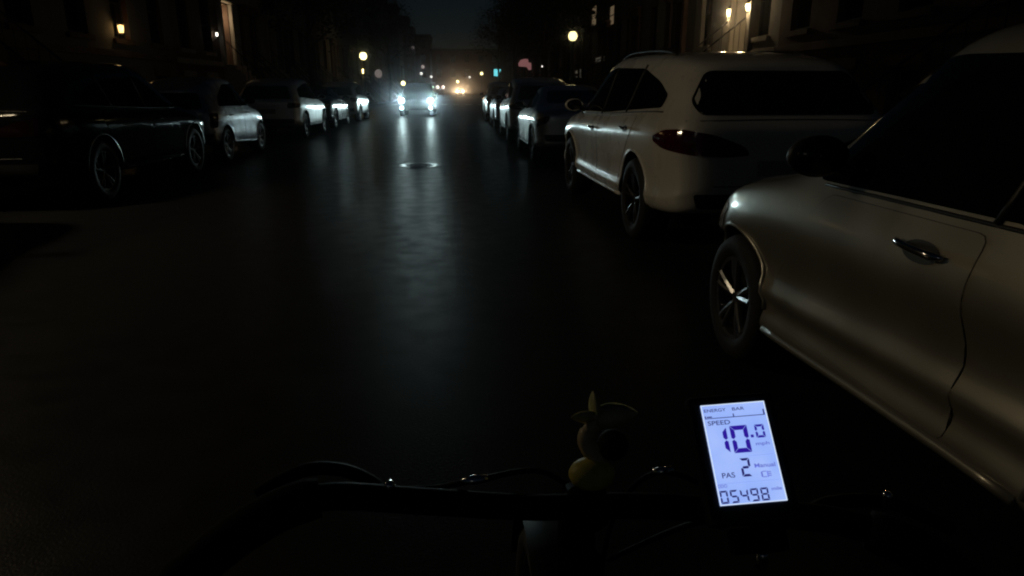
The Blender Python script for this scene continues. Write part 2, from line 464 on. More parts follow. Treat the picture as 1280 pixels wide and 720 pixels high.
        for q in D:
            rq = round_poly([Vector(p) for p in q], .04, 3)
            P3 = [(p.x*sy, p.y) for p in rq]
            bm = NB(); seam(bm, [(a.x*sy, a.y) for a in smoothclose(rq)], d, bvh, .0022 if kind == 'hatch' else .0035); 
            door = patch('door', P3, d, bvh, pm, root, off=.0025, cell=.022 if hi else .12)
            link('door_seam', bm, M['trim'], door)
            yh = q[3][0]+.2 if q is fr else -ax+.28
            zh = lerp_st(yh, 4)-(.085 if kind == 'hatch' else .13)
            if q is not fr: zh = lerp_st(yh, 4)-.12
            pts = []
            for k in range(9):
                t = k/8; yy = yh - .10 + .22*t; x = bvh.ray_cast(Vector((s*4, yy, zh)), d)[0].x
                pts.append(Vector((x + s*(.012+.026*math.sin(PI*t)**.5), yy, zh + .012*t)))
            bm = NB(); tube(bm, pts, [.008]+[.0125]*7+[.008], 8)
            link('door_handle', bm, M['chrome'] if hi else pm, door, True)
            if hi:
                rc = [(( yh+.01+.085*math.cos(a))*sy, zh-.004+.034*math.sin(a)) for a in [2*PI*k/18 for k in range(18)]]
                patch('handle_recess', rc, d, bvh, M['trim'], door, off=.0045, cell=.04)
        # mirror
        my, mz = fb-(.30 if kind == 'hatch' else .16), lerp_st(fb-.2, 4)+(.13 if kind == 'hatch' else .10)
        mx = abs(bvh.ray_cast(Vector((s*4, my, mz-.03)), d)[0].x)
        bm = NB(); r = bmesh.ops.create_uvsphere(bm, u_segments=20, v_segments=12, radius=1)
        for v in r['verts']:
            v.co = Vector((v.co.x*.115, v.co.y*(.075 if v.co.y > 0 else .03), v.co.z*.075))
        bmesh.ops.translate(bm, verts=bm.verts, vec=(s*(mx+.15), my, mz+.02))
        mir = link('mirror', bm, M['trim'] if kind == 'hatch' else pm, root, True)
        bm = NB(); tube(bm, [(s*(mx-.03), my, mz-.05), (s*(mx+.08), my, mz-.02)], [.028, .02], 8); link('mirror_arm', bm, M['trim'], mir, True)
        bm = NB(); lathe(bm, [(0, -.031), (.062, -.031), (.064, -.026), (.0, -.024)], 'y', (0, 0, 0), 24)
        for v in bm.verts: v.co.x *= 1.5
        bmesh.ops.translate(bm, verts=bm.verts, vec=(s*(mx+.15), my-.002, mz+.02)); link('mirror_glass', bm, M['glass'], mir, True)
        # sill strip
        bm = NB(); pts = []
        for k in range(13):
            yy = -ax+ra+.03 + (2*ax-2*ra-.06)*k/12; zz = lerp_st(yy, 3)+.055
            pts.append(Vector((s*(sx(yy, zz+.005)-.004), yy, zz)))
        tube(bm, pts, .02, 8); link('sill', bm, M['trim'] if kind not in ('suv', 'hatch') else pm, root, True)
        # lamps
        if kind == 'sedan': tl = [(-.20, .80), (.16, .90), (.14, .78), (-.16, .68)]
        elif kind == 'suv': tl = [(-.36, .985), (-.20, 1.045), (.02, 1.06), (.24, 1.02), (.42, .93), (.46, .86), (.30, .845), (.0, .875), (-.22, .90), (-.35, .945)]
        elif kind == 'hatch': tl = [(-.12, .93), (.10, .93), (.12, .66), (-.06, .66)]
        else: tl = [(-.2, .98), (.22, 1.0), (.24, .84), (-.14, .86)]
        for nmn, dd, pl, mm, yend in (('tail_light', Vector((-s*1, 1, 0)), tl, M['red_lens'], st[0][0]), ('headlight', Vector((-s*1, -1, 0)), [(-.22, 0), (.2, .03), (.24, -.1), (-.18, -.15)], M['clear_lens'], st[-1][0])):
            dd = dd.normalized(); sd = Vector((dd.y, -dd.x, 0))
            c = Vector((s*(st[0][2]+.28), yend + (.14 if yend < 0 else -.14), 0))
            sc_ = sd.dot(c); sg = 1
            # lateral axis: keep "outboard" consistent for either side
            outb = sd.dot(Vector((0, 1 if yend < 0 else -1, 0)))
            sg = -1 if outb > 0 else 1
            zoff = 0 if nmn == 'tail_light' else st[-3][4]-.02
            pp = [(sc_ + sg*a, b+zoff) for a, b in pl]
            rp2 = [(p.x, p.y) for p in round_poly([Vector(p) for p in pp], .05, 3)]
            patch(nmn, rp2, dd, bvh, M['dark_tail_lens'] if pm == P_black and nmn == 'tail_light' else mm, root, off=.006, cell=.04)
    # rear and front glass (project along y)
    w0 = st[2][6]
    if kind == 'sedan':
        rear = [(-w0*1.05, 1.10), (w0*1.05, 1.10), (w0*.85, 1.33), (-w0*.85, 1.33)]
    else:
        rb_ = st[1][4]
        rear = [(-w0*1.12, rb_+.05), (w0*1.12, rb_+.05), (w0*.90, st[1][5]-.07), (-w0*.90, st[1][5]-.07)]
    if kind == 'suv': rear = [(-.72, 1.165), (.72, 1.165), (.76, 1.26), (.60, 1.50), (-.60, 1.50), (-.76, 1.26)]
    rr = [(p.x, p.y) for p in round_poly([Vector(p) for p in rear], .07, 4)]
    patch('rear_window', rr, (0, 1, 0), bvh, M['glass'], root, off=.004, cell=.08)
    wf = st[i_f-1][6]; zbf = st[i_f][5]+.05; ztf = st[i_f-1][5]-.06
    fr_ = [(-wf*1.12, zbf), (wf*1.12, zbf), (wf*.92, ztf), (-wf*.92, ztf)]
    rr = [(-p.x, p.y) for p in round_poly([Vector(p) for p in fr_], .07, 4)]
    patch('windshield', rr, (0, -1, 0), bvh, M['glass'], root, off=.004, cell=.08)
    # grille, plates, bumper
    zf = st[-1][4]
    patch('grille', [(p.x, p.y) for p in round_poly([Vector(p) for p in [(-.4, zf-.16), (.4, zf-.16), (.44, zf-.02), (-.44, zf-.02)]], .04, 3)], (0, -1, 0), bvh, M['trim'], root, off=.006)
    patch('lower_grille', [(p.x, p.y) for p in round_poly([Vector(p) for p in [(-.55, .36), (.55, .36), (.5, .46), (-.5, .46)]], .03, 3)], (0, -1, 0), bvh, M['trim'], root, off=.006)
    patch('rear_bumper', [(p.x, p.y) for p in round_poly([Vector(p) for p in [(-.72, .44), (.72, .44), (.76, .56), (-.76, .56)]], .03, 3)], (0, 1, 0), bvh, M['trim'], root, off=.008)
    patch('number_plate', [(-.26, .70), (.26, .70), (.26, .82), (-.26, .82)], (0, 1, 0), bvh, M['frame_w'], root, off=.012)
    if kind == 'suv':
        bm = NB(); seam(bm, [(x, 1.12 + .01*math.cos(x*2)) for x in [-.82+1.64*k/16 for k in range(17)]], (0, 1, 0), bvh, .004)
        seam(bm, [(x, .62) for x in [-.6+1.2*k/12 for k in range(13)]], (0, 1, 0), bvh, .004)
        link('tailgate_seam', bm, M['trim'], root)
    if rails:
        for s in (-1, 1):
            bm = NB(); pts = []
            for k in range(15):
                yy = -1.5 + 1.9*k/14; h = bvh.ray_cast(Vector((s*.60, yy, 4)), Vector((0, 0, -1)))[0]
                pts.append(Vector((s*.60, yy, h.z + .035*math.sin(PI*k/14)**.35 + .004)))
            tube(bm, pts, .012, 8); link('roof_rail', bm, M['trim'], root, True)
    return root
def smoothclose(rq):
    out = []
    n = len(rq)
    for i in range(n):
        a, b = rq[i], rq[(i+1) % n]
        k = max(1, int((b-a).length/.06))
        for j in range(k): out.append(a.lerp(b, j/k))
    out.append(rq[0]); return out

P_near = paint('paint_pale_silver', (.38, .355, .30), .6, .40, .05)
P_suv = paint('paint_white', (.74, .71, .65), .0, .30, .06)
P_white = paint('paint_pearl_white', (.85, .88, .88), .85, .48, .06)
P_silver = paint('paint_silver', (.62, .65, .70), .85, .40, .35)
_t = P_silver.node_tree; _n = _t.nodes.new('ShaderNodeTexVoronoi'); _n.inputs['Scale'].default_value = 8; _c = _t.nodes.new('ShaderNodeTexCoord')
_r = _t.nodes.new('ShaderNodeMapRange'); _r.inputs[1].default_value = .0; _r.inputs[2].default_value = .22; _r.inputs[3].default_value = 1; _r.inputs[4].default_value = 0
_b = _t.nodes.new('ShaderNodeBump'); _b.inputs['Strength'].default_value = .9; _b.inputs['Distance'].default_value = .02
_t.links.new(_c.outputs['Object'], _n.inputs['Vector']); _t.links.new(_n.outputs['Distance'], _r.inputs[0]); _t.links.new(_r.outputs[0], _b.inputs['Height'])
_t.links.new(_b.outputs['Normal'], _t.nodes['Principled BSDF'].inputs['Normal']); _t.links.new(_b.outputs['Normal'], _t.nodes['Principled BSDF'].inputs['Coat Normal'])
P_black = mat('paint_black', (.006, .006, .008), .1, 0, 0, .15, noise=.2, scale=5)
P_navy = paint('paint_dark_blue', (.01, .014, .03), .2, .3, .2)
P_grey = paint('paint_dark_grey', (.05, .052, .055), .4, .33, .2)

GR, GL = 'cars parked along the right kerb', 'cars parked along the left kerb'
car('parked_hatchback', 'hatch', (1.34+.85, 3.27-1.125, 0), 0, P_near, 'pale silver small hatchback closest to the bicycle on the right, side lit warm', GR, hi=True, doors=2)
a = math.atan2(.12, 3.0)
car('parked_suv', 'suv', (1.49+.965, 6.28+1.5, 0), a, P_suv, 'white parked SUV with dark red tail light ahead of the silver hatchback', GR, hi=True, rim='dark_alloy', rails=True)
car('parked_car', 'sedan', (1.30+.9, 13.4+1.37, 0), R(.8), P_white, 'parked car just ahead of the white SUV, its street side lit white', GR)
car('parked_car', 'crossover', (1.17+.9, 18.7+1.32, 0), R(.8), P_white, 'second parked car ahead of the white SUV, glowing white side with two wheels below', GR)
car('parked_car', 'sedan', (1.12+.9, 25.3+1.37, 0), R(.5), P_silver, 'third parked car ahead of the white SUV, under the cyan sign', GR)
car('parked_car', 'crossover', (1.0+.9, 31.0+1.32, 0), R(.4), P_white, 'farthest lit parked car on the right side, beside the warm glow', GR)
XL = -4.45
car('parked_car', 'crossover', (XL-.95, 5.0, 0), R(0), P_black, 'black parked car cut off by the left edge of the photo', GL)
car('parked_suv', 'suv', (XL-.97, 8.95+1.5, 0), R(0), P_black, 'black parked SUV on the left with a glinting rear wheel arch', GL, rim='trim')
car('parked_car', 'hatch', (XL-.9, 0, 0), R(0), P_grey, 'x', GL).location = (XL-.9, 13.7+1.22, 0)
bpy.data.objects[-1] if False else None
car('parked_car', 'crossover', (XL-.92, 20.5+1.32, 0), R(0), P_white, 'white parked car on the left behind the dirty silver one, side brightly lit', GL)
car('parked_car', 'sedan', (XL-.95, 26.9, 0), R(0), P_navy, 'dark parked car on the left between two brightly lit cars', GL)
car('parked_car', 'crossover', (XL-.88, 31.2+1.32, 0), R(0), P_white, 'farthest lit parked car on the left, blazing white left of the oncoming headlights', GL)
for o in bpy.data.objects:
    if o.get('label') == 'x':
        o['label'] = 'silver parked car on the left with speckled doors and a bright front edge'
        for ch in o.children_recursive:
            if ch.type == 'MESH':
                for i, mm in enumerate(ch.data.materials):
                    if mm == P_grey: ch.data.materials[i] = P_silver

# ------------------------------------------------------------------ lights helpers
def point(name, loc, c, p, r=.06, parent=None):
    l = bpy.data.lights.new(name, 'POINT'); l.energy = p; l.color = c; l.shadow_soft_size = r
    o = bpy.data.objects.new(name, l); col.objects.link(o); o.location = loc
    if parent: o.parent = parent
    return o
def spot(name, loc, rot, c, p, ang, r=.05, blend=.6, parent=None):
    l = bpy.data.lights.new(name, 'SPOT'); l.energy = p; l.color = c; l.shadow_soft_size = r; l.spot_size = R(ang); l.spot_blend = blend
    o = bpy.data.objects.new(name, l); col.objects.link(o); o.location = loc; o.rotation_euler = rot
    if parent: o.parent = parent
    return o

# oncoming car: faces the camera
HEAD = (.70, .96, .98)
YO = 36.0
hl = ony(502, 125, YO); hr = ony(538, 125, YO)
on = car('oncoming_car', 'crossover', ((hl.x+hr.x)/2, YO+1.95, 0), PI, P_black, 'dark oncoming car with two blazing white headlights in the left lane', 'cars driving towards the camera')
def low_beam(o, c, low=1, spill=.75):
    # dipped beam: strong just under the horizontal, weak towards the ground; brighter band above is added for the halo
    l = o.data; l.use_nodes = True; t = l.node_tree; em = t.nodes['Emission']
    tc = t.nodes.new('ShaderNodeTexCoord'); sp = t.nodes.new('ShaderNodeSeparateXYZ'); t.links.new(tc.outputs['Normal'], sp.inputs[0])
    ma = t.nodes.new('ShaderNodeMath'); ma.operation = 'MULTIPLY_ADD'; ma.inputs[1].default_value = BEAM_SIGN*2; ma.inputs[2].default_value = .5
    t.links.new(sp.outputs['Y'], ma.inputs[0])
    cr = t.nodes.new('ShaderNodeValToRGB'); E = cr.color_ramp.elements
    pts = [(0, .02*low), (.25, .05*low), (.40, .15*low), (.43, .15*low), (.455, .32*low), (.475, .65*low), (.50, .64*low), (.512, spill), (.55, spill), (.60, .03), (1, .01)]
    E[0].position = 0; E[0].color = (.02,)*3+(1,); E[1].position = 1; E[1].color = (.01,)*3+(1,)
    for p_, v_ in pts[1:-1]:
        e_ = E.new(p_); e_.color = (v_, v_, v_, 1)
    t.links.new(ma.outputs[0], cr.inputs['Fac']); t.links.new(cr.outputs['Color'], em.inputs['Color'])
BEAM_SIGN = 1
def headlamp_pair(root, sep, yl, zs, c, power, low=1):
    for sg in (-1, 1):
        for (z, r, e) in zs:
            bm = NB(); lathe(bm, [(0, .03), (r*.6, .025), (r, .0), (r*1.06, -.03), (0, -.04)], 'y', (sg*sep/2, yl, z), 20)
            link('headlight' if z > .6 else 'fog_light', bm, glow('headlamp_glow', c, e), root, True)
        if power:
            low_beam(spot('low_beam', (sg*sep/2, yl+.06, zs[0][0]), (R(90), 0, 0), c, power, 110, .07, .7, root), c, low)
headlamp_pair(on, (hr-hl).length, 2.14, [(.79, .13, 9), (.43, .09, 5)], HEAD, 700)
on2 = car('oncoming_car', 'sedan', (ony(575, 118, 150).x, 152, 0), PI, P_grey, 'distant oncoming car with warm orange headlights to the right of the white pair', 'cars driving towards the camera')
headlamp_pair(on2, 1.15, 2.24, [(.72, .22, 4)], (1.0, .62, .32), 2200, .04)

# ------------------------------------------------------------------ ground, road, pavements
def sheet(name, x0, x1, y0, y1, z, m, nx=1, ny=1):
    bm = NB(); g = [[bm.verts.new((x0+(x1-x0)*i/nx, y0+(y1-y0)*j/ny, z)) for j in range(ny+1)] for i in range(nx+1)]
    for i in range(nx):
        for j in range(ny): bm.faces.new((g[i][j], g[i+1][j], g[i+1][j+1], g[i][j+1]))
    return tag(link(name, bm, m), kind='structure')
KR, KL = 3.55, -6.75
FR, FL = 8.0, -9.5
sheet('ground', -600, 600, -600, 900, -.02, M['ground'])
sheet('road', KL, KR, -40, 171, 0, M['asphalt'])
for nme, a, b, k in (('pavement', KR+.15, 40, KR), ('pavement', -40, KL-.15, KL)):
    bm = NB(); box(bm, a, b, -40, 171, -.01, .13); tag(link(nme, bm, M['concrete']), kind='structure')
for k in (KR, KL):
    bm = NB(); x0, x1 = (k, k+.15) if k > 0 else (k-.15, k)
    y = -40
    while y < 168:
        box(bm, x0, x1, y+.004, y+2.396, -.01, .14, .012 if -4 < y < 50 else 0); y += 2.4
    tag(link('kerb', bm, M['kerb']), kind='structure')
# stop line and crosswalk of the far junction
bm = NB()
for k in range(9): box(bm, KL+.5+k*1.1, KL+1.05+k*1.1, 62, 65, .004, .006)
tag(link('crosswalk', bm, M['white_line']), kind='structure')
# tar repair seams across the road near the headlights
for (yy, ww) in ((25.2, .10), (20.6, .14), (27.8, .08)):
    bm = NB(); n = 24
    a = [(KL+.1+(KR-KL-.2)*i/n, yy + .08*math.sin(i*1.3)+.05*math.sin(i*.6)) for i in range(n+1)]
    vs = [(bm.verts.new((x, y-ww/2, .004)), bm.verts.new((x, y+ww/2, .004))) for x, y in a]
    for p, q in zip(vs, vs[1:]): bm.faces.new((p[0], q[0], q[1], p[1]))
    tag(link('tar_seam', bm, mat('tar', (.012, .012, .012), .3, bump=.2)), kind='structure')

# manhole
mh = empty('manhole_cover', (-.80, 12.77, 0)); tag(mh, 'round iron manhole cover with a polished gleaming rim in the middle of the road', 'manhole')
bm = NB(); lathe(bm, [(0, .004), (.27, .004), (.27, .006), (0, .006)], 'z', seg=40)
for i in range(-4, 5):
    for j in range(-4, 5):
        if math.hypot(i, j) < 4.1: box(bm, i*.06-.018, i*.06+.018, j*.06-.018, j*.06+.018, .006, .0105)
link('lid', bm, M['iron'], mh)
bm = NB(); lathe(bm, [(.255, .003), (.262, .0065), (.33, .0068), (.395, .0055), (.40, .004)], 'z', seg=72)
link('rim', bm, M['worn_metal'], mh, False)

# ------------------------------------------------------------------ row houses
def wallgrid(bm, X, s, y0, y1, z0, z1, holes, depth=.22):
    """facade in plane x=X, facing s; holes (ya, yb, za, zb, depth)"""
    ys = sorted({y0, y1, *[h[0] for h in holes], *[h[1] for h in holes]})
    zs = sorted({z0, z1, *[h[2] for h in holes], *[h[3] for h in holes]})
    def V(x, y, z): return bm.verts.new((x, y, z))
    for a, b in zip(ys, ys[1:]):
        for c, d in zip(zs, zs[1:]):
            my, mz = (a+b)/2, (c+d)/2
            if any(h[0] < my < h[1] and h[2] < mz < h[3] for h in holes): continue
            bm.faces.new((V(X, a, c), V(X, b, c), V(X, b, d), V(X, a, d)))
    for (a, b, c, d, dp) in holes:
        Xi = X - s*dp
        bm.faces.new((V(X, a, c), V(Xi, a, c), V(Xi, a, d), V(X, a, d)))
        bm.faces.new((V(X, b, c), V(Xi, b, c), V(Xi, b, d), V(X, b, d)))
        bm.faces.new((V(X, a, d), V(Xi, a, d), V(Xi, b, d), V(X, b, d)))
        bm.faces.new((V(X, a, c), V(Xi, a, c), V(Xi, b, c), V(X, b, c)))
def house(s, y0, y1, H, wm, label, group, door_y, door_m, frame_m, sur_m, lit=(), door_z=(2.1, 4.4), hi=True, litmat=None):
    X = FL if s > 0 else FR
    root = empty('row_house', (X, (y0+y1)/2, 0)); tag(root, label, 'house', group)
    cyy = (y0+y1)/2
    dy0, dy1 = door_y-cyy-.55, door_y-cyy+.55
    L = y1-y0
    slots = []
    n = max(2, int(L/2.1))
    for k in range(n):
        c = -L/2 + L*(k+.5)/n; slots.append(c)
    holes = [(dy0, dy1, door_z[0], door_z[1], .55)]
    wins = []
    for fl, (za, zb) in enumerate(((.75, 1.75), (2.7, 4.6), (5.9, 7.6), (9.0, 10.5))):
        if za > CH + .15*y1 + .8 or zb > H-.9: continue
        for c in slots:
            if fl < 2 and c+.5 > dy0-.25 and c-.5 < dy1+.25: continue
            holes.append((c-.48, c+.48, za, zb, .2)); wins.append((c-.48, c+.48, za, zb, fl))
    bm = NB(); wallgrid(bm, 0, s, -L/2, L/2, .12, H, holes)
    # sides, back and roof
    for yy in (-L/2+.001, L/2-.001):
        bm.faces.new([bm.verts.new(p) for p in ((0, yy, .12), (-s*9, yy, .12), (-s*9, yy, H), (0, yy, H))])
    bm.faces.new([bm.verts.new(p) for p in ((-s*9, -L/2, .12), (-s*9, L/2, .12), (-s*9, L/2, H), (-s*9, -L/2, H))])
    bmesh.ops.remove_doubles(bm, verts=bm.verts, dist=.0002)
    link_raw('wall', bm, wm, root)
    bm = NB(); box(bm, -s*9.05, s*.02, -L/2, L/2, H, H+.12); link('roof', bm, M['roof'], root)
    bm = NB()
    box(bm, s*.01, s*.42, -L/2+.02, L/2-.02, H-.18, H+.06, .02); box(bm, s*.01, s*.26, -L/2+.02, L/2-.02, H-.42, H-.18)
    k = -L/2+.4
    while k < L/2-.3: box(bm, s*.01, s*.34, k-.06, k+.06, H-.75, H-.42); k += .6
    link('cornice', bm, M['cornice'], root)
    bm = NB(); box(bm, s*.003, s*.09, -L/2+.02, dy0-.3, 2.2, 2.38, .01)
    if L/2-.02 > dy1+.4: box(bm, s*.003, s*.09, dy1+.3, L/2-.02, 2.2, 2.38, .01)
    link('stone_band', bm, sur_m, root)
    for i, (a, b, c, d, fl) in enumerate(wins):
        bm = NB(); x0, x1 = -s*.19, -s*.13
        box(bm, x0, x1, a, a+.06, c, d); box(bm, x0, x1, b-.06, b, c, d); box(bm, x0, x1, a+.06, b-.06, d-.06, d); box(bm, x0, x1, a+.06, b-.06, c, c+.06)
        m_ = (c+d)/2; box(bm, x0, x1, a+.06, b-.06, m_-.025, m_+.025)
        w = link('window', bm, frame_m, root)
        bm = NB(); box(bm, -s*.175, -s*.165, a+.05, b-.05, c+.05, d-.05)
        link('pane', bm, litmat if (i in lit and litmat) else M['pane'], w)
        bm = NB(); box(bm, s*.002, s*.10, a-.12, b+.12, c-.14, c-.005, .012); link('sill', bm, sur_m, w); bm = NB(); box(bm, s*.002, s*.06, a-.10, b+.10, d+.005, d+.22, .01); link('lintel', bm, sur_m, w)
    # door in its recess
    bm = NB(); box(bm, -s*.50, -s*.55, dy0, dy1, door_z[0], door_z[1]-.35)
    for (pa, pb) in ((.08, .42), (.50, .92)):
        for (q0, q1) in ((.1, .46), (.54, .9)):
            ya, yb = dy0+1.1*q0, dy0+1.1*q1; za, zb = door_z[0]+(door_z[1]-.35-door_z[0])*pa, door_z[0]+(door_z[1]-.35-door_z[0])*pb
            box(bm, -s*.48, -s*.502, ya, yb, za, zb, .01)
    dr = link('door', bm, door_m, root)
    bm = NB(); r = bmesh.ops.create_uvsphere(bm, u_segments=10, v_segments=8, radius=.035); bmesh.ops.translate(bm, verts=bm.verts, vec=(-s*.44, dy0+.98, door_z[0]+1.0)); link('knob', bm, M['iron'], dr, True)
    bm = NB(); box(bm, -s*.51, -s*.54, dy0+.04, dy1-.04, door_z[1]-.31, door_z[1]-.03); link('transom', bm, M['pane'], root)
    bm = NB()
    for q in (dy0-.30, dy1+.04): box(bm, s*.003, s*.16, q, q+.26, door_z[0], door_z[1]+.06, .015)
    box(bm, s*.003, s*.24, dy0-.36, dy1+.36, door_z[1]+.06, door_z[1]+.34, .02); box(bm, s*.003, s*.34, dy0-.44, dy1+.44, door_z[1]+.34, door_z[1]+.44, .015)
    link('door_surround', bm, sur_m, root)
    # stoop
    bm = NB(); n = 11; run = (2.35 if s > 0 else 3.0); top = door_z[0]-.02
    for k in range(n):
        z = top - (top-.13)*k/n; x = .5 + (run-.5)*k/(n)
        box(bm, s*.0 - s*.54*(k == 0), s*(x), dy0-.15, dy1+.15, .125, z - .0005*k) if k == 0 else box(bm, s*(.5+(run-.5)*(k-1)/n)+0, s*x, dy0-.15, dy1+.15, .125, z)
    link('stoop', bm, sur_m, root)
    for q in (dy0-.12, dy1+.12):
        bm = NB(); tube(bm, [(s*.2, q, top+.9), (s*run, q, 1.0)], .022, 6)
        for k in range(10):
            t = (k+.5)/10; x = .2+(run-.25)*t; zt_ = top+.9+(1.0-top-.9)*((x-.2)/(run-.2)); zb_ = max(.14, top-(top-.13)*max(0, (x-.5))/(run-.5)-.25)
            tube(bm, [(s*x, q, zb_), (s*x, q, zt_)], .009, 5)
        link('railing', bm, M['iron'], root)
    return root
lit_warm = glow('lit_window_warm', (1.0, .72, .42), .10)
lit_dim = glow('lit_patch_dim', (.85, .8, .62), .045)
far_lit = glow('lit_window_far', (1, .85, .7), .5)
walls = [M['brownstone'], M['brick_red'], M['brick_brown'], M['limestone'], M['brownstone'], M['brick_red']]
GH = {1: 'row houses along the left side of the street', -1: 'row houses along the right side of the street'}
# door positions read off the photo
yLd1 = onx(287, 40, FL).y - .55; yLd2 = onx(341, 60, FL).y - .55
rA, rB = onx(912, 16, FR-.15), onx(936, 9, FR-.15)
yRd = (rA.y+rB.y)/2
desc = {}
left_edges = [6.0, 13.0, yLd1-5.5, yLd1+1.2, yLd1+7.6, yLd2+1.2]
y = left_edges[-1]
while y < 150: y += 7.0 + (len(left_edges) % 3)*.5; left_edges.append(y)
lnames = ['brown brick row house nearest the camera on the left, behind the black cars', 'dark red brick row house on the left carrying the lone orange wall lantern',
          'row house on the left with the lit pale doorway beside a white lamp', 'dark row house on the left between the two lit doorways', 'row house on the left with the dimmer second lit doorway']
ORD = ['first', 'second', 'third', 'fourth', 'fifth', 'sixth', 'seventh', 'eighth', 'ninth', 'tenth', 'eleventh', 'twelfth', 'thirteenth', 'fourteenth', 'fifteenth', 'sixteenth', 'seventeenth', 'eighteenth', 'nineteenth', 'twentieth']
for i, (a, b) in enumerate(zip(left_edges, left_edges[1:])):
    dy = yLd1 if i == 2 else yLd2 if i == 4 else a + 1.6
    lab = lnames[i] if i < len(lnames) else '%s dark row house on the left past the dimmer lit doorway' % ORD[i-len(lnames)]
    dz = (2.1, 4.4)
    if i == 2: dz = (2.3, onx(281, 6, FL).z)
    if i == 4: dz = (2.3, onx(337, 30, FL).z)
    house(1, a, b, 11.5+(i*37 % 5)*.5, walls[i % 6] if i not in (2, 4) else M['brownstone'], lab, GH[1], dy, M['door_d'], M['frame_d'], M['limestone'] if i in (2, 4) else M['brownstone'], door_z=dz)
yW1, yW2 = onx(743, 18, FR).y, onx(766, 18, FR).y
right_edges = [7.0, yRd-2.4, yRd+4.2, yRd+10.6, yRd+17.2]
y = right_edges[-1]
while y < 150: y += 7.0 + (len(right_edges) % 3)*.5; right_edges.append(y)
rnames = ['dark row house on the right behind the near cars', 'row house on the right with a cream door between two glowing wall lanterns', 'dark row house on the right just past the two lanterns',
          'row house on the right with a faint window above the street lamp']
for i, (a, b) in enumerate(zip(right_edges, right_edges[1:])):
    dy = yRd if i == 1 else a + 1.7
    lab = rnames[i] if i < len(rnames) else '%s dark row house on the right past the tall faint windows' % ORD[i-len(rnames)]
    lit = ()
    house(-1, a, b, 12+(i*29 % 5)*.4, walls[(0, 5, 1, 2, 4, 2)[i % 6]] if i != 1 else M['limestone'], lab, GH[-1], dy, M['door_w'] if i == 1 else M['door_d'], M['frame_d'], M['limestone'] if i == 1 else M['brownstone'],
          door_z=(2.35, 4.9) if i == 1 else (2.1, 4.4))

# ------------------------------------------------------------------ lanterns on walls
def lantern(loc, s, label, gm, power, c, size=1.0, group=None, r=.05):
    root = empty('wall_lantern', loc); tag(root, label, 'wall lamp', group)
    k = size
    bm = NB(); lathe(bm, [(0, -.10*k), (.055*k, -.10*k), (.075*k, .08*k), (.0, .10*k)], 'z', seg=8); link('lamp_glass', bm, gm, root)
    bm = NB(); lathe(bm, [(0, .19*k), (.02*k, .16*k), (.10*k, .095*k), (0, .10*k)], 'z', seg=8); lathe(bm, [(0, -.17*k), (.02*k, -.15*k), (.062*k, -.10*k), (0, -.10*k)], 'z', seg=8)
    tube(bm, [(0, 0, -.15*k), (-s*.06, 0, -.24*k), (-s*.15, 0, -.20*k)], .012*k, 6)
    link('lamp_frame', bm, M['iron'], root)
    if power: point('lantern_light', (s*.10, 0, 0), c, power, r, root)
    return root
WARM = (1.0, .66, .30); YEL = (1.0, .80, .38)
g_warm = glow('lantern_glow_warm', (1.0, .60, .20), 3.0)
g_yel = glow('lantern_glow_yellow', (1.0, .78, .30), 9.0)
g_white = glow('lantern_glow_white', (1.0, .92, .78), 5.0)
lantern(rA, -1, 'glowing wall lantern left of the cream door on the right', g_yel, 22, (1, .74, .42), 1.0, 'lanterns beside the cream door')
lantern(rB, -1, 'glowing wall lantern right of the cream door on the right', g_yel, 22, (1, .74, .42), 1.0, 'lanterns beside the cream door')
lantern(onx(151, 36, FL+.16), 1, 'single orange wall lantern on the dark facade at upper left', g_warm, 1, WARM, 1.05)
lantern(onx(271, 43, FL+.16), 1, 'small white lamp beside the first lit doorway on the left', g_white, 0, WARM, .6)
point('porch_light', (FL-.25, yLd1+.05, onx(281, 6, FL).z-.5), (1, .74, .45), 14.0, .05)
point('porch_light', (FL-.3, 14.6, 3.6), (1, .66, .3), 1.2, .05)
point('porch_light', (FL-.25, yLd2+.05, onx(337, 30, FL).z-.5), (1, .76, .5), 5, .05)
lantern(onx(454, 89, FL+.16), 1, 'small yellow wall lantern below the street lamp on the left', g_yel, 0, YEL, 2.0)

# dim windows high on the right: bay with two slender panes
def lit_pane(p0, p1, X, s, m, label):
    root = empty('lit_pane', (X, (p0.y+p1.y)/2, min(p0.z, p1.z))); tag(root, label, 'window')
    hw = abs(p0.y-p1.y)/2; h = abs(p0.z-p1.z)
    bm = NB(); box(bm, 0, s*.06, -hw-.07, -hw, 0, h); box(bm, 0, s*.06, hw, hw+.07, 0, h); box(bm, 0, s*.06, -hw-.07, hw+.07, h, h+.08); box(bm, 0, s*.06, -hw-.07, hw+.07, -.08, 0); box(bm, s*.0, s*.05, -hw, hw, h*.5-.02, h*.5+.02)
    link('window_frame', bm, M['frame_d'], root)
    bm = NB(); box(bm, s*.004, s*.02, -hw, hw, 0, h); link('pane', bm, m, root)
lit_pane(onx(740.5, 33, FR), onx(747, 6, FR), FR-.01, -1, lit_warm, 'left one of the two slender dim windows above the street lamp on the right')
lit_pane(onx(763, 32, FR), onx(769.5, 6, FR), FR-.01, -1, lit_warm, 'right one of the two slender dim windows above the street lamp on the right')
lit_pane(onx(745, 78, FR), onx(757, 70, FR), FR-.01, -1, lit_dim, 'low wide faint yellow glowing panel for a lit patch just under the two slender ones')  # glowing panel added for a dim lit patch
lit_pane(onx(719, 108, FR), onx(729, 86, FR), FR-.01, -1, lit_dim, 'faint greenish glowing panel for a dim niche behind the SUV roof line')  # glowing panel stands in for a dim arched niche

